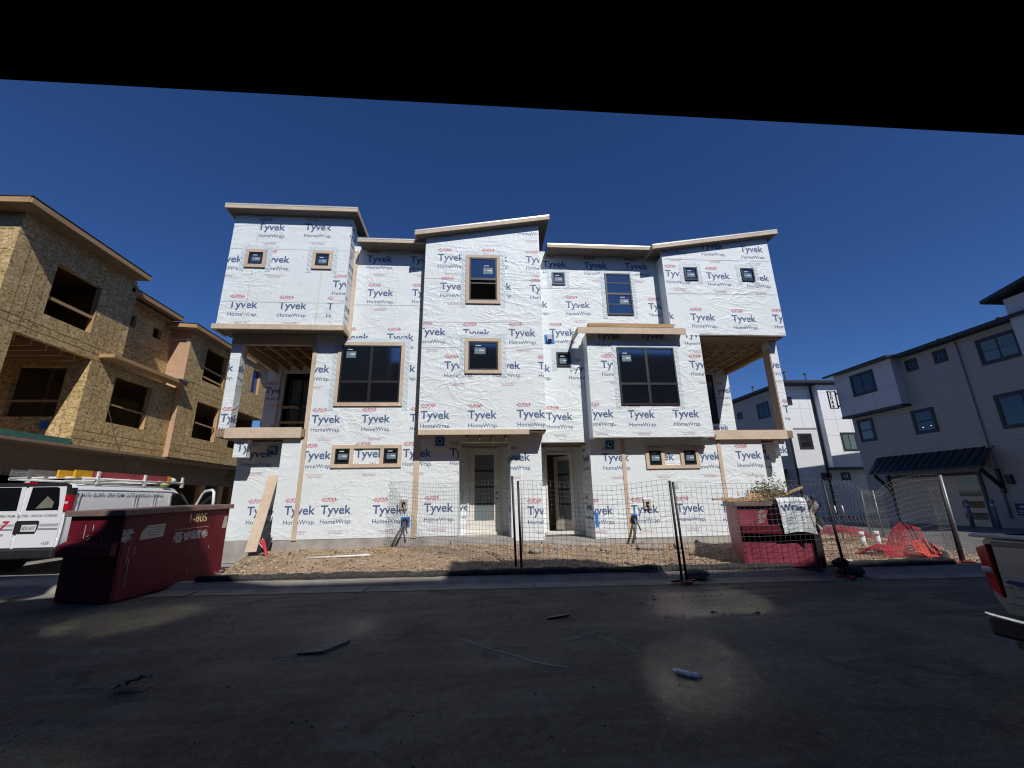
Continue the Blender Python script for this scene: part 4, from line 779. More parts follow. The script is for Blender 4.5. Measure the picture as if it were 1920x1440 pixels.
# ------------------------------------------------------------------ white house beyond
WH = thing("white_house", "white panelled three storey house beyond the alley with its near face in sun", "house", (26, 34, 0))
m_ = MB(); m_.box(23.7, 38, 30, 50, 6.41, 9.75); m_.box(23.72, 38, 34.4, 50.1, 3.2, 9.7); m_.build("upper_wall", PANELW, WH)
m_ = MB(); m_.box(23.7, 38, 30, 50, -.3, 6.30); m_.build("lower_wall", SIDWHITE, WH)
FW = FY(30); FWB = FY(29.4); FWL = FX(23.66, -1)
m_ = MB(); m_.box(23.66, 23.699, 30.02, 50, -.3, 6.299); m_.box(23.66, 23.699, 30.02, 50, 6.411, 9.74); m_.build("side_siding", SIDGREY, WH); m_ = MB(); m_.box(23.64, 38, 29.97, 50, 6.30, 6.41); m_.build("belly_band", JOINT, WH)
m_ = MB(); m_.box(26.15, 38, 29.4, 29.999, 3.37, 9.7); bb = m_.build("projecting_bay", PANELW, WH); m_ = MB(); m_.box(26.12, 38, 29.38, 30, 3.2, 3.369); m_.build("bay_band", BLACKT, bb)
m_ = MB()
for z in (9.05, 6.95, 5.7, 4.4): FWB.box(m_, 26.15, 36, z, z + .014, 0, .003)
for u in (27.15, 28.3, 29.5): FWB.box(m_, u, u + .014, 3.4, 9.6, 0, .0035)
m_.build("panel_joints", JOINT, bb); m_ = MB()
for z in (8.9, 7.9): FW.box(m_, 23.7, 26.15, z, z + .014, 0, .003)
for u in (24.9, 25.7): FW.box(m_, u, u + .014, 6.42, 9.6, 0, .0035)
FWL.box(m_, 30, 34.4, 7.3, 7.314, 0, .003); FWL.box(m_, 30, 34.4, 9.2, 9.214, 0, .003); m_.build("panel_joint", JOINT, WH)
m_ = MB(); m_.hexa([(23.2, 28.9, 9.75), (38.5, 28.9, 9.75), (38.5, 51, 9.9), (23.2, 51, 9.9), (23.2, 28.9, 9.93), (38.5, 28.9, 9.93), (38.5, 51, 10.1), (23.2, 51, 10.1)]); m_.build("eave", BLACKT, WH)
m_ = MB(); m_.hexa([(23.3, 29, 9.94), (38.4, 29, 9.94), (38.4, 50.9, 10.11), (23.3, 50.9, 10.11), (28, 34, 11.1), (34, 34, 11.1), (34, 46, 11.2), (28, 46, 11.2)]); m_.build("roof", SHING, WH)
for x, y, z, h in ((24.6, 30.5, 10.2, .8), (26.2, 30.3, 10.2, .6), (24.2, 34, 10.2, .5), (24.2, 38.5, 10.2, .5)): t = MB(); t.tube([(x, y, z - .2), (x, y, z + h)], .05, 8); t.tube([(x, y, z + h), (x, y, z + h + .1)], .1, 8); t.build("vent_pipe", SHING, WH)
def ww(fr, u0, u1, z0, z1, kind='slide', gm=None, grid=None): return window(WH, fr, u0, u1, z0, z1, kind, True, False, None, False, .1, BLACKT, gm or DGLASS, grid, None, BLACKT)
ww(FW, 24.27, 25.38, 4.78, 5.97, 'dh'); ww(FW, 23.85, 24.36, 8.22, 8.83); ww(FWB, 27.22, 28.47, 4.55, 5.94, 'slide', LGLASS); ww(FW, 25.5, 26.3, 2.45, 3.0); ww(FW, 27.1, 27.8, 2.45, 3.0); ww(FWL, 31.7, 33.15, 7.62, 8.92, 'slide'); ww(FX(23.66, -1), 35.3, 35.98, 8.15, 8.76); ww(FWL, 30.6, 31.6, 4.6, 5.8, 'dh')
m_ = MB(); m_.hexa([(22.8, 31, 2.5), (23.69, 31, 3.3), (23.69, 36, 3.3), (22.8, 36, 2.5), (22.8, 31, 2.6), (23.69, 31, 3.4), (23.69, 36, 3.4), (22.8, 36, 2.6)]); m_.build("metal_awning", BLACKT, WH)
m_ = MB(); m_.tube([(23.62, 29.93, 9.7), (23.62, 29.93, -.2)], .07, 8); m_.tube([(26.05, 29.93, 9.7), (26.05, 29.93, -.2)], .06, 8); m_.build("downspout", BLACKT, WH)

# ------------------------------------------------------------------ house the view looks out of: garage with a dark header
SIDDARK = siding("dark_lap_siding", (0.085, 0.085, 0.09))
PH = thing("garage_house", "house across the street whose dark garage header hangs overhead at the top", "house", (0, -4, 0))
prof = [(-32, 7.2), (-5.9, 7.25), (-4.85, 7.7), (-3.9, 8.2), (-3.0, 9.65), (-2.8, 9.55), (-1.8, 8.2), (-1.0, 7.95), (2.42, 7.85), (2.44, 9.3), (5.5, 9.3), (6.1, 7.65), (32, 7.5)]
def prism_x(mb_, pf, y0, y1, zb):
    k = len(pf)
    for (a, b) in zip(pf[:-1], pf[1:]): mb_.poly([(a[0], y1, a[1]), (b[0], y1, b[1]), (b[0], y0, b[1]), (a[0], y0, a[1])])
    for a, b in zip(pf[:-1], pf[1:]):
        for y in (y0, y1):
            if b[0] > a[0] + 1e-6: mb_.poly([(a[0], y, zb), (b[0], y, zb), (b[0], y, b[1]), (a[0], y, a[1])])
    mb_.poly([(pf[0][0], y0, zb), (pf[-1][0], y0, zb), (pf[-1][0], y1, zb), (pf[0][0], y1, zb)])
    for p in (pf[0], pf[-1]): mb_.poly([(p[0], y0, zb), (p[0], y1, zb), (p[0], y1, p[1]), (p[0], y0, p[1])])
prof = [(a + .87 if abs(a) < 20 else a, b + 3.0) for a, b in prof]
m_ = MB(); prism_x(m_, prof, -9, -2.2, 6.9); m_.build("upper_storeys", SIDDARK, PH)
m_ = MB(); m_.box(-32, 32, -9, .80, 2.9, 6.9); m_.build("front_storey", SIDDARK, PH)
m_ = MB(); m_.box(-16, -5.15, .45, .78, 7.95, 10.45); m_.build("added_shade_screen", SIDDARK, PH); m_ = MB()  # unseen screen added to shade the ground by the van, leaving a lit gap
for q in (-15.9, -12, -8.6, -5.4): m_.box(q, q + .1, .5, .7, 6.9, 7.95)
m_.build_each("added_screen_post", BLACKT, PH)  # posts added under the unseen screen, keeping its light gap open
m_ = MB(); m_.box(-32, -3.1, -9, .795, -.2, 2.899); m_.box(3.3, 32, -9, .795, -.2, 2.899); m_.box(-3.1, 3.3, -9, -6.5, -.2, 2.899); m_.build("lower_wall", SIDDARK, PH)
DARKI = plain("painted_garage_dark", (0.006, 0.006, 0.0065), .9, 0, .1, 6, 0, 0.1)  # the garage's lack of light is put into this near-black colour
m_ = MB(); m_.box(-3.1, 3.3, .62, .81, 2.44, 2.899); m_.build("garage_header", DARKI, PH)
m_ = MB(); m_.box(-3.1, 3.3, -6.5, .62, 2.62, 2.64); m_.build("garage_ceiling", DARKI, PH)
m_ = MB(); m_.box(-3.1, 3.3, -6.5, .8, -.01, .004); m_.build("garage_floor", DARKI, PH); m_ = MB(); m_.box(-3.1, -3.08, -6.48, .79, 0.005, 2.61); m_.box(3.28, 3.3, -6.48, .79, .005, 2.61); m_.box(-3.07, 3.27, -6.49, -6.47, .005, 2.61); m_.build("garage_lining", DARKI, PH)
FPH = Fr((0, .802, 0), (-1, 0, 0), (0, 1, 0))
for u0, u1, z0, z1 in ((-4.9, -3.0, 4.6, 6.2), (-1.6, -.4, 4.9, 6.1), (.4, 1.8, 4.6, 6.2), (3.2, 4.6, 4.6, 6.2)): window(PH, FPH, u0, u1, z0, z1, 'slide', True, False, None, False, .1, BLACKT, None, None, None, BLACKT)

# ------------------------------------------------------------------ dumpsters
def maroon(name, c, grime):
    m, n, l, p = newmat(name); v = coords(n, l); f = noise(n, l, v, 2.5, 5, 0.6); s = noise(n, l, coords(n, l, (6, 6, 1.2)), 2.0, 8, 0.4, 0.75)
    r = ramp(n, [(0.3, [x * .7 for x in c]), (0.7, [min(1, x * 1.2) for x in c])]); l.new(f, r.inputs[0]); r2 = ramp(n, [(0.60, 0.0), (0.72, grime)]); l.new(s, r2.inputs[0])
    l.new(mix(n, l, r2.outputs[0], r.outputs[0], (0.20, 0.13, 0.115)), p.inputs['Base Color']); p.inputs['Roughness'].default_value = 0.6; p.inputs['Specular IOR Level'].default_value = 0.25; bump(n, l, p, s, 0.25, 0.015); return m
MAR = maroon("maroon_paint", (0.125, 0.008, 0.017), .35); MARP = maroon("faded_pink_maroon_paint", (0.30, 0.055, 0.085), .55); RUST = maroon("scuffed_rim", (0.20, 0.135, 0.12), 1.0)
SCUFF = plain("scraped_white", (0.42, 0.40, 0.40), .7, 0, .4, 12); PALEL = plain("pale_label", (0.42, 0.40, 0.33)); YELP = plain("pale_yellow_paint", (0.62, 0.50, 0.26), .6, 0, .3, 25)
D1 = thing("dumpster", "dark maroon steel dumpster with painted number, parked on the street before the white van", "dumpster", (-6.16, 8.97, 0.03), R_(-11), None, R_(1.7))
W, L, H = 1.02, 2.24, 1.36
def dumpster(D, mat, rim, W, L, H, sleeve_z, sleeve_h, floor=.35):
    t = MB(); x, y = W / 2, L / 2; th = .035
    t.box(-x, x, -y, -y + th, .02, H); t.box(-x, x, y - th, y, .02, H); t.box(-x, -x + th, -y + th, y - th, .02, H); t.box(x - th, x, -y + th, y - th, .02, H); t.box(-x + th, x - th, -y + th, y - th, .06, floor)
    t.build("body", mat, D, True, bevel=.012)
    t = MB(); o = .065; z0, z1 = H - .005, H + .085
    t.box(-x - o, x + o, -y - o, -y + .05, z0, z1); t.box(-x - o, x + o, y - .05, y + o, z0, z1); t.box(-x - o, -x + .05, -y + .05, y - .05, z0, z1); t.box(x - .05, x + o, -y + .05, y - .05, z0, z1); t.build("rim", rim, D, True, bevel=.01)
    return x, y
x, y = dumpster(D1, MAR, [RUST], W, L, H, .74, .2)
t = MB(); t.hexa([(-x - .02, -y - .12, .74), (x - .02, -y - .12, .74), (x - .02, -y - .002, .70), (-x - .02, -y - .002, .70), (-x - .02, -y - .12, .90), (x - .02, -y - .12, .90), (x - .02, -y - .002, .96), (-x - .02, -y - .002, .96)]); t.build("fork_sleeve", MAR, D1, True, bevel=.015)
for s in (-1, 1): 
    t = MB(); t.tube([(s * x * .8, -y + .2, 0.02), (s * x * .8, y - .2, .02)], .03, 8); t.build("skid", DSTEEL, D1, True)
class Lf(Fr):
    pass
SD = Fr((x, 0, 0), (0, .875, 0), (1, 0, 0)); FDm = Fr((0, -y, 0), (1, 0, 0), (0, -1, 0))
def flakes(mb_, fr, u0, u1, z0, z1, n_, m, seed, smax=.05, d=.003):
    r_ = random.Random(seed)
    for k in range(n_):
        u, z = r_.uniform(u0, u1), r_.uniform(z0, z1); a, b = r_.uniform(.006, smax), r_.uniform(.004, smax * .6)
        mb_.poly([fr.P(u - a, z + r_.uniform(-b, b) - b, d), fr.P(u + r_.uniform(0, a), z - b, d), fr.P(u + a, z + r_.uniform(0, b), d), fr.P(u - r_.uniform(-a, a) * .5, z + b, d)], m)
t = MB(); put(t, SD, fit("1-80S", .46, .16, .02), .18, 1.14, 0, .003); flakes(t, SD, .1, .75, 1.1, 1.3, 26, 3, 4, .03, .004); t.build("painted_number", [YELP, SCUFF, PALEL, MAR], D1, True)
t = MB(); t.poly([SD.P(-.92, .93, .003), SD.P(-.42, .95, .003), SD.P(-.40, 1.17, .003), SD.P(-.80, 1.16, .003), SD.P(-.90, 1.05, .003)], 0)
for k in range(4): z = 1.12 - k * .045; SD.box(t, -.80 + .02 * k, -.45 - .05 * (k % 2), z, z + .012, .0035, .005, 1)
t.build("warning_label", [PALEL, plain("label_ink", (.2, .17, .13))], D1, True)
t = MB(); flakes(t, SD, -.15, .02, .80, .98, 40, 0, 5); flakes(t, SD, .1, .7, .84, .97, 150, 0, 6, .045); SD.box(t, -.16, .72, 1.03, 1.038, .002, .004); flakes(t, SD, -1.26, -1.1, .95, 1.12, 50, 0, 8); [SD.box(t, u_, u_ + .008, z_, z_ + h_, .002, .004) for u_, z_, h_ in ((-1.1, .55, .3), (-1.06, .2, .45), (-.98, .7, .14), (.3, .2, .1), (.8, .6, .06))]; [FDm.box(t, u_, u_ + .012, z_, z_ + h_, .002, .004) for u_, z_, h_ in ((-.2, 1.0, .22), (-.05, 1.12, .1), (.15, .95, .06))]; flakes(t, FDm, -.14, -.04, .96, 1.06, 10, 0, 10, .03); structure(t.build("scraped_paint", SCUFF, D1, True), None, "stuff")
t = MB(); t.poly([SD.P(1.12, .96, .003), SD.P(1.26, .96, .003), SD.P(1.26, 1.2, .003), SD.P(1.17, 1.2, .003)], 0); t.build("corner_label", PALEL, D1, True)
D2 = thing("dumpster", "faded pinkish maroon dumpster heaped with brush and scraps behind the wire fence", "dumpster", (6.50, 9.47, .12), R_(-26))
W2, L2, H2 = 1.36, 2.5, 1.16
x, y = dumpster(D2, MARP, [RUST], W2, L2, H2, .5, .2, .5)
t = MB(); t.box(-x + .03, x - .12, -y - .13, -y - .002, .62, .80); t.build("fork_sleeve", MAR, D2, True, bevel=.02)
t = MB(); t.box(-x + .05, x - .1, -y - .012, -y - .003, .47, .617); t.build("painted_sleeve_shade", BLACKH, D2, True)  # black strip painting in the shaded recess below the fork sleeve
t = MB(); t.box(x - .11, x - .0, -y - .05, -y - .003, .02, 1.15); t.build("corner_post", plain("black_steel", (.02, .015, .016)), D2, True)
t = MB(); F2 = Fr((0, -y, 0), (1, 0, 0), (0, -1, 0)); flakes(t, F2, -.32, -.2, .86, 1.08, 16, 0, 3, .05, .004); t.build("torn_paper", PALEL, D2, True)
M2 = Matrix.Translation((6.50, 9.47, .12)) @ Matrix.Rotation(R_(-26), 4, 'Z')
def d2(px, py, pz): return M2 @ Vector((px, py, pz))
rb = random.Random(12); t = MB()                                                # dry brush heaped in it
for k in range(5200):
    a = rb.gauss(.12, .30); b = rb.uniform(-1.15, 1.0); c = 1.10 + abs(rb.gauss(0, .24)) * max(0.1, 1 - abs(a - .1) / .8); p = d2(max(-.6, min(.62, a)), b, c)
    d = Vector((rb.uniform(-1, 1), rb.uniform(-1, 1), rb.uniform(-.3, .9))).normalized() * rb.uniform(.04, .13); s = d.cross(Vector((rb.random(), rb.random(), rb.random()))).normalized() * rb.uniform(.003, .008)
    t.poly([p - s, p + d * .5 - s * 1.6, p + d, p + d * .5 + s * 1.6, p + s], rb.choice((0, 0, 1, 2)))
tag(t.build("brush_heap", [plain("dry_green_leaf", (.26, .25, .14)), plain("olive_leaf", (.16, .17, .08)), plain("straw_twig", (.40, .34, .22))], None, origin=d2(.1, 0, 1.1)), "heap of dry olive brush piled in the pink dumpster", "brush")
for k, (a, b, nm, lb) in enumerate((((-1.1, -1.0, 1.30), (.15, -.55, 1.30), "scrap_board", "longer of two scrap studs sticking out left of the dumpster"), ((-.85, -1.12, 1.27), (-.1, -.9, 1.29), "scrap_board", "shorter scrap stud poking out low over the dumpster rim"), ((.1, -1.05, 1.32), (.72, -.4, 1.52), "scrap_board", "thin slat lying on top of the dry brush heap"))):
    t = MB(); t.beam(d2(*a), d2(*b), .09 if k < 2 else .05, .04); tag(t.build(nm, LUMX, None, origin=d2(*a)), lb, "board", "scrap boards in the dumpster")
t = MB(); t.poly([d2(-.45, -1.05, 1.27), d2(.15, -.95, 1.26), d2(.2, -.6, 1.40), d2(-.35, -.7, 1.42)]); t.poly([d2(-.44, -1.05, 1.26), d2(.16, -.95, 1.25), d2(.21, -.6, 1.39), d2(-.34, -.7, 1.41)]); t.beam(d2(-.45, -1.05, 1.265), d2(.15, -.95, 1.255), .015, .015)
tag(t.build("plywood_scrap", LUMX, None, origin=d2(0, -1, 1.2)), "square of plywood leaning on the rim under the brush", "plywood")
t = MB()
def drape(u, v):
    wx = .12 + .48 * u - .05 * v * (1 - u); s = v * .95; yy = -y + .1; zz = 1.30
    if s > .15: yy = -y - .175 - .02 * math.sin(6 * u + 3 * v); zz = 1.27 - (s - .15) * .8 + .05 * math.sin(3 * u)
    else: yy = -y + .1 - s * 1.4; zz = 1.32 - .1 * s
    return d2(wx - .1 * (1 - v), yy - .025 * math.sin(9 * u + 5 * v), zz)
t.grid(drape, 16, 20, 0)
for q in fit("Wrap", .8, .16, .01): t.poly([drape(.08 + a, .46 - b) + Vector((-.005, -.012, 0)) for a, b in q], 1)
for k in range(3): t.poly([drape(a, .62 + .07 * k + b) + Vector((-.005, -.012, 0)) for a, b in ((.2, 0), (.75, 0), (.75, .012), (.2, .012))], 2 + k % 2)
tag(t.build("wrap_scrap", WRAPM, None, origin=d2(.3, -y, 1.2)), "torn white sheet of house wrap hanging over the dumpster front", "sheet")
t = MB()
def crump(u, v):
    return d2(.50 + .22 * u + .05 * math.sin(9 * v), -y - .08 - .06 * math.sin(7 * u + 8 * v), 1.32 - .55 * v + .06 * math.sin(11 * u + 2 * v))
t.grid(crump, 12, 18, 0); tag(t.build("plastic_film", plain("dirty_clear_film", (.42, .40, .36), .35, 0, .3, 9), None, origin=d2(.6, -y, 1.2)), "crumpled dirty plastic film hanging at the dumpster corner", "film")

# ------------------------------------------------------------------ work van
VW = thing("work_van", "white insulation contractor van with lettering and ladders on its roof rack", "van", (-10.70, 11.05, .03))
PAINT = plain("white_vehicle_paint", (0.74, 0.76, 0.78), .25, 0, .02, 2, 0, .5, .4); SEAMV = plain("panel_gap", (.40, .42, .44)); VBLK = plain("black_plastic", (.018, .018, .02), .5)
def loft(mb_, stations, ring, m=0, caps=True):
    rings = [ring(s) for s in stations]; b = len(mb_.v); n_ = len(rings[0])
    for r_ in rings: mb_.v += [Vector(p) for p in r_]
    for i in range(len(rings) - 1):
        for j in range(n_):
            j2 = (j + 1) % n_; mb_.f.append((b + i * n_ + j, b + i * n_ + j2, b + (i + 1) * n_ + j2, b + (i + 1) * n_ + j)); mb_.m.append(m); mb_.sm.append(True)
    if caps:
        mb_.f.append(tuple(b + j for j in range(n_))); mb_.m.append(m); mb_.sm.append(False); k = b + (len(rings) - 1) * n_; mb_.f.append(tuple(k + j for j in reversed(range(n_)))); mb_.m.append(m); mb_.sm.append(False)
def vring(s):
    yy, hw, zt, zb = s; zbelt = min(1.15, zt - .12); half = [(hw * .93, zb), (hw * .985, zb + .06), (hw, zb + .3), (hw, zbelt), (hw * .965, zbelt + (zt - zbelt) * .62), (hw * .90, zt - (zt - zbelt) * .15), (hw * .80, zt - .03), (hw * .55, zt - .004)]
    return [(a, yy, b) for a, b in half] + [(-a, yy, b) for a, b in reversed(half)]
t = MB(); loft(t, [(0, .965, 1.99, .58), (.05, .99, 2.03, .55), (.3, 1.0, 2.06, .5), (1.5, 1.0, 2.08, .48), (3.3, 1.0, 2.07, .48), (3.7, 1.0, 2.02, .48), (3.95, 1.0, 1.88, .48), (4.5, 1.0, 1.36, .48), (4.62, 1.0, 1.25, .48), (5.2, .97, 1.14, .48), (5.55, .92, 1.02, .45), (5.62, .86, .9, .45)], vring)
t.build("body", PAINT, VW, True)
FV = Fr((0, 0, 0), (1, 0, 0), (0, -1, 0)); FS = Fr((1.0, 0, 0), (0, 1, 0), (1, 0, 0))
def panel(mb_, pts, d, fr, m=0, th=.012):
    k = len(pts); f = [fr.P(u, z, d) for u, z in pts]; g = [fr.P(u, z, d - th) for u, z in pts]; mb_.poly(f, m)
    for i in range(k): mb_.poly([f[i], f[(i + 1) % k], g[(i + 1) % k], g[i]], m)
for s in (-1, 1):
    t = MB(); pts = [(.03, .60), (.90, .60), (.91, 1.35), (.86, 1.96), (.03, 1.97)]; panel(t, [(s * a, b) for a, b in pts], .025, FV, 0, .03); dr = t.build("rear_door", PAINT, VW, True)
    t = MB(); pts = [(.10, 1.42), (.80, 1.42), (.79, 1.55), (.72, 1.92), (.66, 1.95), (.12, 1.95)]; panel(t, [(s * a, b) for a, b in pts], .032, FV, 0, .012); t.build("rear_window", VGLASS, dr, True)
t = MB(); panel(t, [(.30, 1.46), (.66, 1.47), (.67, 1.60), (.50, 1.74)], .034, FV, 0, .001); t.build("paper_in_window", plain("manila_paper", (.16, .17, .12)), VW, True)
t = MB(); panel(t, [(-.93, 1.99), (-.92, 1.965), (.92, 1.965), (.93, 1.99), (.80, 2.055), (-.80, 2.055)], .03, FV, 0, .05); panel(t, [(.90, 1.76), (.985, 1.76), (.93, 2.0), (.86, 2.0)], .034, FV, 0, .05); panel(t, [(-.90, 1.76), (-.985, 1.76), (-.93, 2.0), (-.86, 2.0)], .034, FV, 0, .05)
t.box(.93, .995, .0, .12, 1.76, 1.93); t.build("black_door_surround", VBLK, VW, True)
REDL = plain("red_lens", (.45, .006, .02), .15, 0, .25, 30, 0, .6, .5); CLRL = plain("clear_lens", (.55, .5, .5), .15)
for s in (-1, 1):
    t = MB(); panel(t, [(s * .915, 1.40), (s * 1.0, 1.40), (s * .985, 1.76), (s * .90, 1.76)], .045, FV, 0, .05); t.box(*(sorted((s * .97, s * 1.012))), -.04, .09, 1.40, 1.76); panel(t, [(s * .908, 1.56), (s * .995, 1.56), (s * .993, 1.61), (s * .906, 1.61)], .048, FV, 1, .004); t.build("tail_light", [REDL, CLRL], VW, True)
t = MB(); panel(t, [(-.05, 2.03), (.20, 2.03), (.20, 2.06), (-.05, 2.06)], .035, FV); t.build("high_brake_light", REDL, VW, True)
t = MB(); panel(t, [(-.05, .90), (.42, .90), (.46, 1.0), (.46, 1.17), (.42, 1.19), (-.02, 1.19), (-.05, 1.15)], .032, FV, 0); pl_ = t.build("plate_recess", VBLK, VW, True)
t = MB(); panel(t, [(.11, .95), (.43, .95), (.43, 1.10), (.11, 1.10)], .036, FV, 0, .003); put(t, FV, fit("BDD-837", .27, .075, .01), .135, .985, 1, .038); t.build("number_plate", [plain("plate_white", (.6, .62, .6)), plain("plate_green", (.03, .07, .06))], pl_, True)
t = MB(); FV.box(t, -.9, -.07, 1.06, 1.12, .026, .029, 0); FV.box(t, .47, .89, 1.06, 1.12, .026, .029, 0); FV.box(t, -.9, -.07, .98, 1.02, .026, .029, 1); FV.box(t, .47, .89, .98, 1.02, .026, .029, 1); t.build("grey_stripes", [plain("stripe_grey", (.38, .39, .41)), plain("stripe_dark", (.23, .24, .28))], VW, True)
INKV = plain("dark_lettering", (.04, .045, .06)); 
t = MB(); put(t, FV, fit("BATTS - BLOWN - SPRAY FOAM - GUTTERS - WINDOW COVERINGS", 1.72, .055, .006, .2), -.90, 1.27, 0, .028); put(t, FV, fit("v169", .16, .07, .012), .62, .655, 0, .028); put(t, FV, fit("800-278-2789", .42, .05, .006), -.66, .855, 0, .028)
put(t, FV, fit("7", .19, .19, .03, .3), -.36, 1.0, 2, .031); put(t, FV, fit("C", .13, .15, .03, .3), -.53, 1.02, 1, .031); put(t, FV, fit("BUILDINSUL"[:0] or "A", .13, .15, .03, .3), -.69, 1.02, 1, .031); t.build("rear_lettering", [INKV, plain("logo_blue", (.02, .05, .22)), plain("logo_red", (.5, .01, .03))], VW, True)
t = MB(); put(t, FS, fit("BATTS - BLOWN - SPRAY FOAM - GUTTERS - WINDOW COVERINGS", 2.75, .10, .008), .28, 1.72, 0, -.028); t.build("side_lettering", INKV, VW, True)
t = MB()
for yy in (.22, 1.92, 2.02, 2.62, 2.72, 3.32): t.beam((.985, yy, 1.90), (1.004, yy, 1.1), .012, .012)
t.beam((.955, .1, 1.985), (.955, 3.4, 2.0), .02, .02); t.build("panel_seams", SEAMV, VW, True)
t = MB(); t.poly([(.965, 3.42, 1.88), (1.006, 3.40, 1.32), (1.008, 4.42, 1.30), (.985, 3.93, 1.80)]); t.poly([(.955, 3.42, 1.88), (.99, 3.40, 1.32), (.99, 4.42, 1.30), (.97, 3.93, 1.80)]); t.build("side_window", VGLASS, VW, True)
t = MB(); t.hexa([(-.86, 3.98, 1.88), (.86, 3.98, 1.88), (.92, 4.48, 1.40), (-.92, 4.48, 1.40), (-.86, 4.0, 1.90), (.86, 4.0, 1.90), (.92, 4.5, 1.42), (-.92, 4.5, 1.42)]); t.build("windscreen", VGLASS, VW, True)
t = MB(); t.box(-.98, .98, -.12, .05, .36, .57); t.build("rear_bumper", VBLK, VW, True, bevel=.03); t = MB(); t.box(-.9, .9, 5.55, 5.72, .38, .62); t.build("front_bumper", VBLK, VW, True, bevel=.03)
for yy in (.95, 4.55):
    for s in (-1, 1):
        t = MB(); t.tube([(s * .76, yy, .37), (s * .98, yy, .37)], .37, 20, 0); wh = t.build("wheel", plain("tyre_rubber", (.02, .02, .02), .8), VW, True); t = MB(); t.tube([(s * .97, yy, .37), (s * .995, yy, .37)], .22, 16, 0); t.build("rim", STEEL, wh, True)
c, s_ = math.cos(R_(62)), math.sin(R_(62))                                       # passenger door, swung open
def od(a, z, e=0): return (1.0 + a * s_ + e * c, 4.45 - a * c + e * s_, z)
t = MB(); t.hexa([od(0, .5), od(1.0, .5), od(1.0, .5, .09), od(0, .5, .09), od(0, 1.28), od(1.0, 1.28), od(1.0, 1.28, .09), od(0, 1.28, .09)]); dr = t.build("open_front_door", PAINT, VW, True, bevel=.01)
t = MB(); t.tube([od(.03, 1.27, .04), od(.12, 1.5, .04), od(.38, 1.84, .03), od(.5, 1.92, .03), od(.85, 1.95, .03), od(.95, 1.88, .03), od(.98, 1.6, .04), od(.99, 1.27, .04)], .045, 8); t.build("window_frame", PAINT, dr, True)
t = MB(); t.poly([od(.05, 1.28, .03), od(.15, 1.5, .03), od(.4, 1.83, .03), od(.9, 1.9, .03), od(.97, 1.28, .03)]); t.build("pane", VGLASS, dr, True)
t = MB()                                                                         # roof rack
for s in (-1, 1): t.tube([(s * .84, .35, 2.17), (s * .84, 4.05, 2.17)], .03, 8)
for yy in (.35, 1.75, 2.95, 3.9): t.tube([(-.84, yy, 2.19), (.84, yy, 2.19)], .025, 8)
for yy in (.78, 2.35, 3.95):
    for s in (-1, 1): t.hexa([(s * .84 - .03, yy - .05, 2.03), (s * .84 + .03, yy - .05, 2.03), (s * .84 + .03, yy + .05, 2.03), (s * .84 - .03, yy + .05, 2.03), (s * .84 - .025, yy - .03, 2.36), (s * .84 + .025, yy - .03, 2.36), (s * .84 + .025, yy + .03, 2.36), (s * .84 - .025, yy + .03, 2.36)])
t.build("roof_rack", plain("rack_white_paint", (.66, .65, .62), .5, 0, .2, 12), VW, True)
def ladder(name, label, x0, x1, y0, y1, z, mat, mats2, tip=True, h=.085):
    o = thing(name, label, "ladder", (-10.70 + x0, 11.05 + y0, z), 0, "ladders on the van roof rack"); bx, by = -10.70, 11.05
    t = MB(); 
    for xx in (x0, x1): t.box(bx + xx - .018, bx + xx + .018, by + y0, by + y1, z, z + h)
    t.build("rails", mat, o); t = MB(); yy = y0 + .15
    while yy < y1: t.tube([(bx + x0, by + yy, z + h / 2), (bx + x1, by + yy, z + h / 2)], .017, 6); yy += .305
    t.build("rungs", STEEL, o)
    if tip:
        for a, b in ((y0 - .40, y0 + .06), (y1 - .12, y1 + .02)):
            t = MB()
            for xx in (x0, x1): t.box(bx + xx - .024, bx + xx + .024, by + a, by + b, z - .006, z + h + .008)
            t.build_each("yellow_cap", mats2, o)
    return o
ladder("extension_ladder", "red fibreglass extension ladder with yellow ends on the van roof", .42, .80, .55, 3.42, 2.215, plain("red_fibreglass", (.42, .07, .08), .5, 0, .15), plain("yellow_cap", (.80, .40, .02)), True, .17)
ladder("aluminium_ladder", "bare grey aluminium ladder overhanging the rear of the van roof", -.34, .04, -.15, 1.3, 2.24, plain("dull_aluminium", (.42, .42, .42), .4, .7), STEEL, False, .15)
t = MB(); t.blob((-9.98, 14.65, 2.27), (.13, .16, .10), 0, 3, 8, .03); tag(t.build("hard_hat", PVC, None, origin=(-9.98, 14.65, 2.2)), "white hard hat resting on the van roof rack", "hat")
t = MB(); t.blob((-9.9, 14.2, 2.13), (.15, .22, .06), 0, 5, 8, .3); tag(t.build("safety_vest", plain("lime_cloth", (.42, .48, .22)), None, origin=(-9.9, 14.2, 2.12)), "pale lime safety vest bundled on the van roof", "vest")

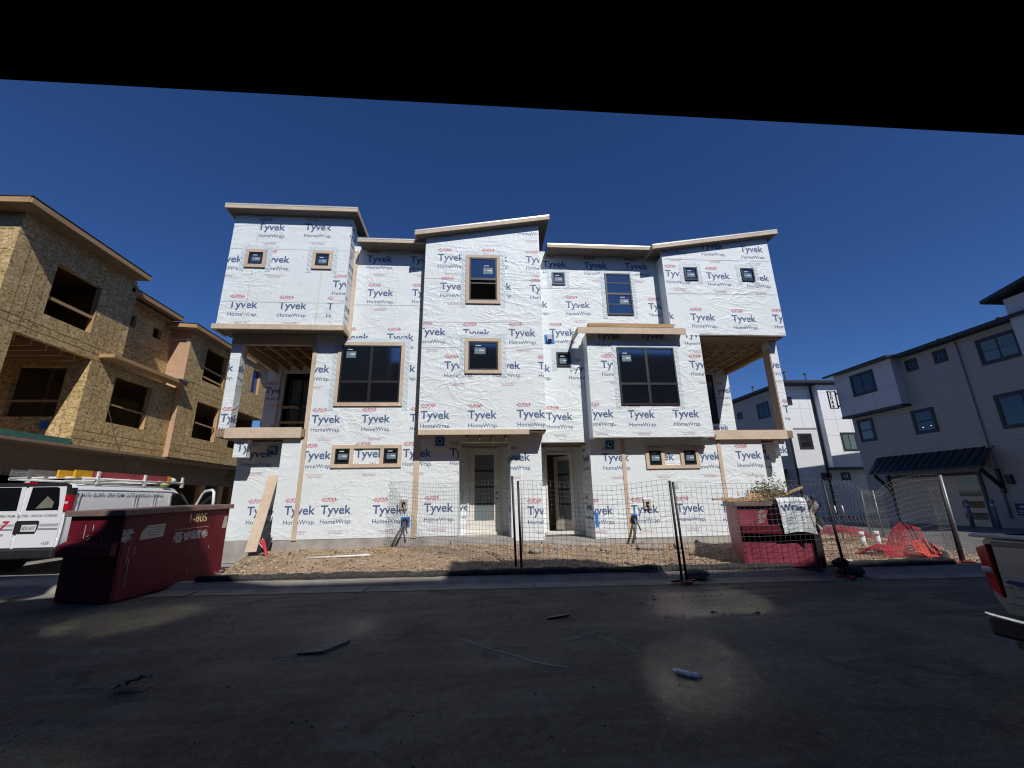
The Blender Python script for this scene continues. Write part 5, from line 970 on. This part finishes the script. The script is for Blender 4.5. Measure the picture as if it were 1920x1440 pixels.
# ------------------------------------------------------------------ pickup
PT = thing("pickup_truck", "silver pickup truck at the right edge with red tail light and chrome bumper", "truck", (4.16, 2.49, 0), R_(-90))
SILV = plain("silver_paint", (.40, .39, .36), .3, .25, .05, 3, 0, .5, .4); CHRM = plain("chrome", (.75, .75, .76), .12, 1.0, .03)
t = MB()
def tring(s): yy, hw, zt, zb = s; h_ = [(hw * .94, zb), (hw, zb + .12), (hw, zt - .2), (hw * .97, zt - .03), (hw * .93, zt)]; return [(a, yy, b) for a, b in h_] + [(-a, yy, b) for a, b in reversed(h_)]
loft(t, [(0.02, .92, 1.13, .56), (.1, .94, 1.14, .5), (1.6, .945, 1.14, .42), (1.9, .945, 1.14, .40), (4.0, .945, 1.14, .40), (5.0, .93, 1.08, .42), (5.3, .86, .95, .45)], tring); t.build("body", SILV, PT, True)
t = MB(); loft(t, [(1.75, .78, 1.70, 1.12), (1.9, .80, 1.76, 1.12), (3.2, .80, 1.78, 1.12), (4.0, .86, 1.2, 1.12)], tring); cb_ = t.build("cab", SILV, PT, True)
t = MB(); t.box(-.8, .8, .10, 1.74, 1.141, 1.155); t.build("bed_cover", BLACKH, PT, True)
t = MB(); t.box(-.80, .80, -.035, .015, .64, 1.105); t.hexa([(-.80, -.036, 1.06), (.80, -.036, 1.06), (.80, .03, 1.06), (-.80, .03, 1.06), (-.79, -.05, 1.12), (.79, -.05, 1.12), (.79, .04, 1.14), (-.79, .04, 1.14)])
tg = t.build("tailgate", SILV, PT, True, bevel=.012)
t = MB(); t.box(-.93, .93, -.055, .05, 1.13, 1.158); t.build("tailgate_cap", plain("cap_pale", (.55, .55, .53), .4), tg, True, bevel=.008)
FT_ = Fr((0, -.036, 0), (1, 0, 0), (0, -1, 0))
t = MB(); panel(t, [(-.78, .80), (-.74, .825), (-.66, .82), (-.58, .80), (-.48, .79), (-.70, .785)], .003, FT_, 0, .004)
for k in range(6): FT_.box(t, -.79 + k * .06, -.745 + k * .06, .762, .785, 0, .006, 1)
t.build("emblem", [plain("emblem_blue", (.02, .03, .18), .3), CHRM], tg, True)
t = MB(); t.box(-.74, .74, -.0365, -.0355, .70, .71); t.build("crease", plain("crease_dark", (.12, .12, .115)), tg, True)
for s in (-1, 1):
    t = MB(); a, b = sorted((s * .81, s * .935)); t.hexa([(a, -.045, .68), (b - .03, -.02, .74), (b - .02, .12, .74), (a, .03, .68), (a + .02, -.045, 1.085), (b, -.02, 1.05), (b, .12, 1.06), (a + .02, .03, 1.085)] if s > 0 else [(a + .03, -.02, .74), (b, -.045, .68), (b, .03, .68), (a + .02, .12, .74), (a, -.02, 1.05), (b - .02, -.045, 1.085), (b - .02, .03, 1.085), (a, .12, 1.06)], 0)
    zz = .86; t.hexa([(a + .022, -.042, zz), (b - .02, -.042, zz), (b - .02, -.02, zz), (a + .022, -.01, zz), (a + .02, -.042, zz + .045), (b - .02, -.0475, zz + .045), (b - .02, -.02, zz + .045), (a + .02, -.01, zz + .045)], 1); t.build("tail_light", [plain("red_lens_dim", (.42, .006, .012), .15, 0, .3, 14, 0, .6, .6), CLRL], PT, True, bevel=.02)
t = MB(); t.box(-.91, .91, -.13, .05, .40, .56); t.build("bumper_step", VBLK, PT, True, bevel=.03)
t = MB(); t.grid(lambda u, v: (-.93 + 1.86 * u, -.165 + .07 * (2 * u - 1) ** 6 - .01 * math.sin(math.pi * v), .535 + .03 * v), 24, 4); t.grid(lambda u, v: (-.93 + 1.86 * u, -.14 + .07 * (2 * u - 1) ** 6, .562 - .0 * v), 24, 1); t.build("chrome_bumper", CHRM, PT, True)
t = MB(); t.tube([(-.8, -.05, .36), (-.4, -.08, .34), (.4, -.08, .34), (.8, -.05, .36)], .02, 8); t.build("lower_valance", VBLK, PT, True)
for yy in (1.0, 4.3):
    for s in (-1, 1):
        t = MB(); t.tube([(s * .70, yy, .37), (s * .93, yy, .37)], .37, 20, 0); wh = t.build("wheel", plain("truck_tyre", (.02, .02, .02), .8), PT, True); t = MB(); t.tube([(s * .92, yy, .37), (s * .945, yy, .37)], .22, 16, 0); t.build("rim", STEEL, wh, True)
t = MB(); t.box(-.7, .7, 1.70, 1.745, 1.25, 1.62); t.build("rear_window", VGLASS, cb_, True)

# ------------------------------------------------------------------ wire fence
def fence(label, p0, p1, h, z0, z1, posts, sag, sp=.095, seed=0, wob=.02, top_bend=None):
    """one welded-wire panel between two posts: wires are modelled, V creases at top, middle and foot"""
    o = thing("fence_panel", label, "fence", ((p0[0] + p1[0]) / 2, (p0[1] + p1[1]) / 2, (z0 + z1) / 2), 0, "wire fence panels along the kerb")
    A, B = Vector((*p0, z0)), Vector((*p1, z1)); d = (B - A); Ln = d.length; n_ = Vector((-d.y, d.x, 0)).normalized(); rf = random.Random(seed); ph = rf.uniform(0, 6)
    def P(s, t):
        q = A + d * s; q = q + Vector((0, 0, .06 + t * h - sag * t * math.sin(math.pi * s) ** 2 + wob * t * math.sin(7 * s + ph) )); cr = 0
        for c_ in (.93, .52, .10): cr += .03 * max(0, 1 - abs(t - c_) / .03)
        q = q + n_ * (wob * 2 * math.sin(5 * s + ph) * t - cr)
        if top_bend: q = q + Vector(top_bend(s, t))
        return q
    t = MB(); nv = int(Ln / sp); nh = int(h / sp); ts = sorted({0.0, .07, .10, .13, .49, .52, .55, .9, .93, .96, 1.0, .3, .7})
    for i in range(nv + 1): t.tube([P(i / nv, q) for q in ts], .0030, 3, 0, False)
    for j in range(nh + 1): t.tube([P(k / 14, j / nh) for k in range(15)], .0030, 3, 0, False)
    t.build("wire_mesh", WIRE, o)
    for (s, lean, r, mt, hh) in posts:
        q = A + d * s; t = MB(); t.tube([q + Vector((0, 0, 0)), q + Vector((lean, 0, hh))], r, 8); t.build("post", mt, o); t = MB(); t.box(q.x - .02 - .17, q.x - .02 + .17, q.y - .03, q.y + .03, q.z - .005, q.z + .03); t.box(q.x - .05, q.x + .01, q.y - .2, q.y - .03, q.z - .005, q.z + .028); t.build("foot", plain("red_oxide_foot", (.20, .035, .03)), o)
    return o
fence("first wire fence panel from the left, running out to the kerb", (-2.86, 12.3), (.66, 9.15), 1.72, .27, .12, [(0, -.02, .018, STEEL, 1.9)], .05, seed=1)
fence("sagging wire fence panel before both entry doors", (.86, 9.10), (3.56, 7.86), 1.72, .12, .03, [(-.04, -.05, .024, DSTEEL, 1.86), (.0, -.04, .024, DSTEEL, 1.76)], .12, seed=2, wob=.03)
fence("wire fence panel in front of the pink dumpster", (3.62, 7.86), (6.62, 7.76), 1.66, .03, .03, [(0, -.02, .024, DSTEEL, 1.76), (.03, -.05, .022, DSTEEL, 1.74), (1.02, -.08, .024, DSTEEL, 1.72)], .02, seed=3)
fence("badly buckled wire fence panel by the red netting", (6.74, 7.78), (9.80, 8.42), 1.68, .03, .1, [(1.0, .02, .026, DSTEEL, 1.64), (1.03, .0, .026, STEEL, 1.74)], .10, seed=4, top_bend=lambda s, t: (.22 * math.sin(6.3 * s) * t * t, .3 * math.sin(math.pi * s) * t * t, -.20 * math.exp(-((s - .42) / .22) ** 2) * t * t))
fence("narrow return panel of wire fence turning back at the right end", (10.05, 8.6), (11.2, 9.9), 1.55, .05, .02, [(.0, 0, .02, STEEL, 1.72), (.12, 0, .02, STEEL, 1.66)], .0, seed=5)
fence("rear row wire fence panel beyond the dirt lot", (12.4, 13.2), (15.6, 15.6), 1.62, -.05, -.08, [(.1, 0, .02, STEEL, 1.65), (.6, 0, .02, STEEL, 1.65)], .03, seed=6)

# ------------------------------------------------------------------ kerb-side sock, rocks, netting and scraps
t = MB(); pts = []; x = -5.3; rs = random.Random(9)
while x < 9.4: pts.append((x, curb_y(x) + .72 + rs.uniform(-.025, .025), .145 + rs.uniform(-.012, .012))); x += .17
pts += [(9.8, 8.75, .16), (10.35, 9.2, .15), (10.75, 9.75, .15), (10.95, 10.4, .14), (11.0, 11.0, .13), (10.9, 11.6, .13), (10.5, 12.1, .15)]
t.tube(pts, [.072 + rs.uniform(-.016, .016) for _ in pts], 12)
tag(t.build("erosion_sock", plain("black_mesh_sock", (.038, .037, .034), .8, 0, .6, 14, 1.0), None, origin=(2, 8.6, .1)), "long black erosion sock lying along the kerb edge", "erosion sock")
def item(name, mb_, mat, org, label, cat, group=None): return tag(mb_.build(name, mat, None, origin=org), label, cat, group)
ROCK = plain("grey_stone", (.27, .24, .21), .9, 0, .3, 8, .5)
for k, (x, y, r, lb) in enumerate(((1.3, 10.35, .11, "rounded brown rock below the first entry door"), (4.15, 11.0, .17, "angular pale rock under the right conduit"), (4.5, 11.1, .14, "dark rock right beside the pale angular rock"), (5.05, 10.9, .12, "flat buff stone lying right of the conduit rocks"), (6.3, 8.85, .14, "round grey rock near the left side of the pink dumpster"), (3.05, 10.6, .1, "flat grey stone in front of the open door"), (1.9, 10.7, .07, "small buff stone below the leaning white pipe"))):
    t = MB(); t.blob((x, y, dirt_z(x, y) + r * .35), (r * 1.3, r, r * .62), 0, k + 3, 6, .22); item("rock", t, ROCK, (x, y, dirt_z(x, y)), lb, "rock", "rocks on the dirt lot")
for k, (x, y, r, c, lb) in enumerate(((4.05, 8.12, .17, (.085, .08, .075), "grey sandbag lying at the foot of the third fence post"), (6.95, 7.95, .2, (.02, .02, .022), "black sandbag at the foot of the buckled fence panel"))):
    t = MB(); t.blob((x, y, .09), (r * 1.25, r * .8, .1), 0, k + 21, 9, .14)
    if k: t.blob((x - .1, y + .1, .22), (.16, .12, .09), 0, 31, 9, .14)
    item("sandbag", t, plain("bag_cloth", c, .9, 0, .3, 10, .3), (x, y, 0), lb, "sandbag", "sandbags at the fence feet")
t = MB(); t.tube([(6.62, 7.70, .03), (6.7, 7.62, .012), (6.9, 7.66, .012), (7.05, 7.75, .02), (7.0, 7.9, .12)], .012, 6); item("yellow_rope", t, plain("dull_yellow_rope", (.35, .31, .17)), (6.8, 7.7, 0), "short dull yellow rope by the black sandbag", "rope")
NET = plain("red_netting", (.62, .045, .075), .6, 0, .25, 5); NET2 = plain("faded_crimson_netting", (.42, .05, .08), .6, 0, .25, 5)
def netting(name, fn, mat, org, label, nu=34, nv=26, r=.0045):
    t = MB()
    for i in range(nu + 1): t.tube([fn(i / nu, j / nv) for j in range(nv + 1)], r, 3, 0, False)
    for j in range(nv + 1): t.tube([fn(i / nu, j / nv) for i in range(nu + 1)], r, 3, 0, False)
    return item(name, t, mat, org, label, "netting", "safety netting heaps")
def net1(u, v):
    x = 8.75 + 1.0 * u + .1 * math.sin(5 * v); y = 9.0 + .7 * v - .3 * u * v; h = .58 / (1 + math.exp(-(u - .58) / .05)) * (1 / (1 + math.exp((abs(v - .5) - .30) / .05))) * (1 - .25 * u) + .16 * math.sin(math.pi * v)
    return (x, y, dirt_z(x, y) + .02 + h + .05 * math.sin(13 * u + 4 * v) * math.sin(9 * v))
netting("safety_netting", net1, NET, (9.2, 9.2, .15), "bright red plastic netting heaped by the buckled fence", 40, 32, .0048)
def net1b(u, v):
    a = 6.28 * u; r = .06 + .16 * v; x = 9.55 + r * math.cos(a) * 1.25; y = 8.82 + r * math.sin(a) * .6; return (x, y, .17 + .16 * (1 + math.sin(a)) * v + .02 * math.sin(7 * a))
netting("netting_roll", net1b, plain("orange_net", (.70, .09, .06), .6), (9.6, 8.8, .15), "rolled end of orange netting on the dirt", 40, 8, .009)
def net2(u, v):
    x = 9.4 + 1.35 * u; y = 11.0 + .9 * v; h = .42 * math.exp(-((u - .15) / .2) ** 2) * (1 - .5 * v) + .34 * math.exp(-((u - .62) / .25) ** 2) * math.sin(math.pi * (.2 + .7 * v))
    return (x, y, dirt_z(x, y) + .03 + h + .035 * math.sin(17 * u + 3 * v) * math.sin(8 * v))
netting("safety_netting", net2, NET2, (10, 11.3, .2), "faded crimson netting bunched up beyond the white pipe stubs")
for k, (x, y) in enumerate(((9.55, 10.35), (10.05, 10.45))):
    z = dirt_z(x, y); o = thing("pipe_stub", ("left" if k == 0 else "right") + " one of two capped white pipe stubs standing by the crimson netting", "pipe", (x, y, z), 0, "white pipe stubs in the dirt"); t = MB(); t.tube([(0, 0, -.05), (0, 0, .24)], .05, 12); t.build("pipe", PVC, o, True); t = MB(); t.tube([(-.02, 0, .24), (-.02, 0, .34)], .062, 12); t.build("cap", PVC, o, True)
for k, (x, y, lx) in enumerate(((10.4, 11.9, -.06), (10.75, 12.0, -.08))):
    t = MB(); t.tube([(x, y, .1), (x + lx, y, .95)], .012, 6); t.tube([(x + lx, y, .95), (x + lx * 1.2, y, 1.15)], .018, 6, 1); item("survey_stake", t, [DSTEEL, PVC], (x, y, .1), "%s thin stake with white tip behind the netting" % ("shorter left" if k == 0 else "taller right"), "stake", "white tipped stakes")
t = MB(); t.tube([(1.02, 10.45, dirt_z(1, 10.45)), (.97, 9.75, 2.18)], .022, 8); item("white_pipe", t, PVC, (1, 10, .2), "tall white plastic pipe leaning at the fence by the second post", "pipe")
t = MB(); t.tube([(-3.96, 10.64, dirt_z(-3.96, 10.64) + .02), (-2.5, 10.52, dirt_z(-2.5, 10.52) + .035)], .022, 8); item("white_pipe", t, PVC, (-3.2, 10.6, .25), "white plastic pipe lying on the dirt left of the fence", "pipe")
t = MB(); A = Vector((-5.71, 11.62, dirt_z(-5.71, 11.62) - .01)); B = Vector((-5.82, 12.545, 2.26)); t.beam(A, B, .28, .025, 0, (0, 1, 0)); item("leaning_board", t, TRIM, A, "long tan primed board leaning on the wrapped wall", "board")
t = MB(); t.beam((-5.52, 11.75, .28), (-5.50, 12.5, 1.5), .16, .03, 0, (0, 1, 0)); item("leaning_board", t, BLACKF, (-5.5, 11.7, .28), "narrow black board leaning just right of the long tan board", "board")
t = MB(); t.hexa([(-5.45, 11.55, .26), (-5.33, 11.5, .26), (-5.3, 11.56, .26), (-5.42, 11.6, .26), (-5.47, 11.85, .66), (-5.35, 11.82, .66), (-5.33, 11.88, .66), (-5.45, 11.9, .66)], 0)
for k in range(5): a = R_(72 * k); t.tube([(-5.5 + .02 * k, 11.62, .62), (-5.42 + .06 * math.cos(a), 11.5, .60 + .07 * math.sin(a)), (-5.3, 11.52, .50 - .05 * k)], .009, 5, 1 + (k % 2))
t.beam((-5.38, 11.49, .64), (-5.22, 11.44, .25), .06, .004, 1, (0, 1, 0)); item("taped_stub", t, [BLACKF, plain("red_flag_tape", (.65, .04, .06)), PVC], (-5.4, 11.6, .28), "black stub tied with red and white flagging tape by the boards", "stub")
t = MB(); t.tube([(-3.1, 12.4, .28), (-3.14, 12.42, .82)], .015, 6); t.tube([(-3.08, 12.0, .3), (-2.95, 11.85, .33)], .012, 6); item("short_stake", t, DSTEEL, (-3.1, 12.4, .28), "short dark steel stake left of the first fence panel", "stake")
for k, (a, b, m, lb) in enumerate((((-4.5, 9.55), (-4.42, 9.3), LUMY, "short pale wood offcut on the dirt near the maroon dumpster"), ((-2.6, 11.3), (-2.2, 11.5), LUMX, "pale splinter of wood lying by the short steel stake"), ((7.9, 9.9), (8.35, 9.85), DARKWOOD, "dark flat lath on the dirt right of the pink dumpster"), ((7.55, 8.75), (7.7, 8.73), PVC, "white block of foam beside the pink dumpster corner"))):
    t = MB(); t.beam((*a, dirt_z(*a) + .025), (*b, dirt_z(*b) + .025), .055, .03); item("scrap_wood" if k < 3 else "foam_block", t, m, (*a, dirt_z(*a)), lb, "scrap", "scraps on the dirt")
CARD = plain("grey_cardboard", (.17, .15, .135), .9, 0, .2, 9)
t = MB(); t.hexa([(-1.86, 5.0, .004), (-1.60, 5.0, .004), (-1.42, 5.33, .004), (-1.60, 5.34, .004), (-1.86, 5.0, .02), (-1.60, 5.0, .03), (-1.42, 5.33, .03), (-1.60, 5.34, .02)]); item("flat_cardboard", t, CARD, (-1.7, 5.1, 0), "flat grey strip of cardboard lying on the asphalt", "cardboard")
t = MB(); t.grid(lambda u, v: (-3.06 + .24 * u + .03 * math.sin(5 * v), 4.28 + .16 * v, .012 + .09 * u * (1 - .5 * v) + .035 * abs(math.sin(9 * u + 4 * v))), 8, 8, 0, False); t.grid(lambda u, v: (-3.06 + .24 * u, 4.28 + .16 * v, .004), 1, 1); item("crumpled_cardboard", t, CARD, (-2.95, 4.35, 0), "crumpled brown cardboard scrap on the asphalt at left", "cardboard")
t = MB(); rbt_ = random.Random(5)
bp = [Vector((1.70 + .175 * q / 13, 4.09 - .185 * q / 13, .026)) for q in range(14)]
t.tube([p + Vector((rbt_.uniform(-.004, .004), rbt_.uniform(-.004, .004), rbt_.uniform(-.004, .003))) for p in bp], [.010, .012, .02] + [.026 + rbt_.uniform(-.006, .004) for _ in range(9)] + [.02, .006], 9, 0, True, False); item("water_bottle", t, plain("crushed_clear_plastic", (.86, .86, .86), .4, 0, .15, 40, .8), (1.78, 4.0, 0), "crushed clear plastic bottle on the asphalt", "bottle")
t = MB(); t.beam((.88, 5.93, .012), (1.18, 6.02, .02), .035, .02); item("dark_lath", t, BLACKF, (1, 5.95, 0), "short dark stick lying on the asphalt", "stick")
rr = random.Random(44); t = MB()
for k in range(60):
    x = rr.uniform(2.35, 3.9); y = rr.choice((rr.gauss(5.85, .12), rr.gauss(6.9, .12), rr.uniform(5.7, 7.0))); s = rr.uniform(.005, .014) if rr.random() < .9 else rr.uniform(.02, .035); t.blob((x, y, s * .4), (s * 1.2, s, s * .7), 0, k, 3, .2)
for k in range(420):
    x = rr.uniform(-6, 6); y = rr.uniform(2.8, 7.7); s = rr.uniform(.003, .009); t.blob((x, y, s * .4), (s * 1.3, s, s * .6), rr.choice((0, 1, 1)), k, 3, .2)
structure(t.build("road_crumbs", [plain("black_crumb", (.02, .02, .02)), plain("pale_crumb", (.25, .23, .2))]), "asphalt crumbs and small pale stones strewn on the street", 'stuff')
t = MB()
for (x, y, a) in ((-3.4, 4.35, 0), (-2.05, 4.9, 1)):
    t.tube([(x, y, .008), (x + .05, y + .03, .012), (x + .2, y + .02, .01), (x + .26, y + .05 - .05 * a, .012), (x + .24, y - .05, .008)], .0035, 5)
structure(t.build("plastic_strap_bits", plain("dull_white_strap", (.3, .3, .29))), "curled bits of pale strapping on the asphalt", 'stuff')
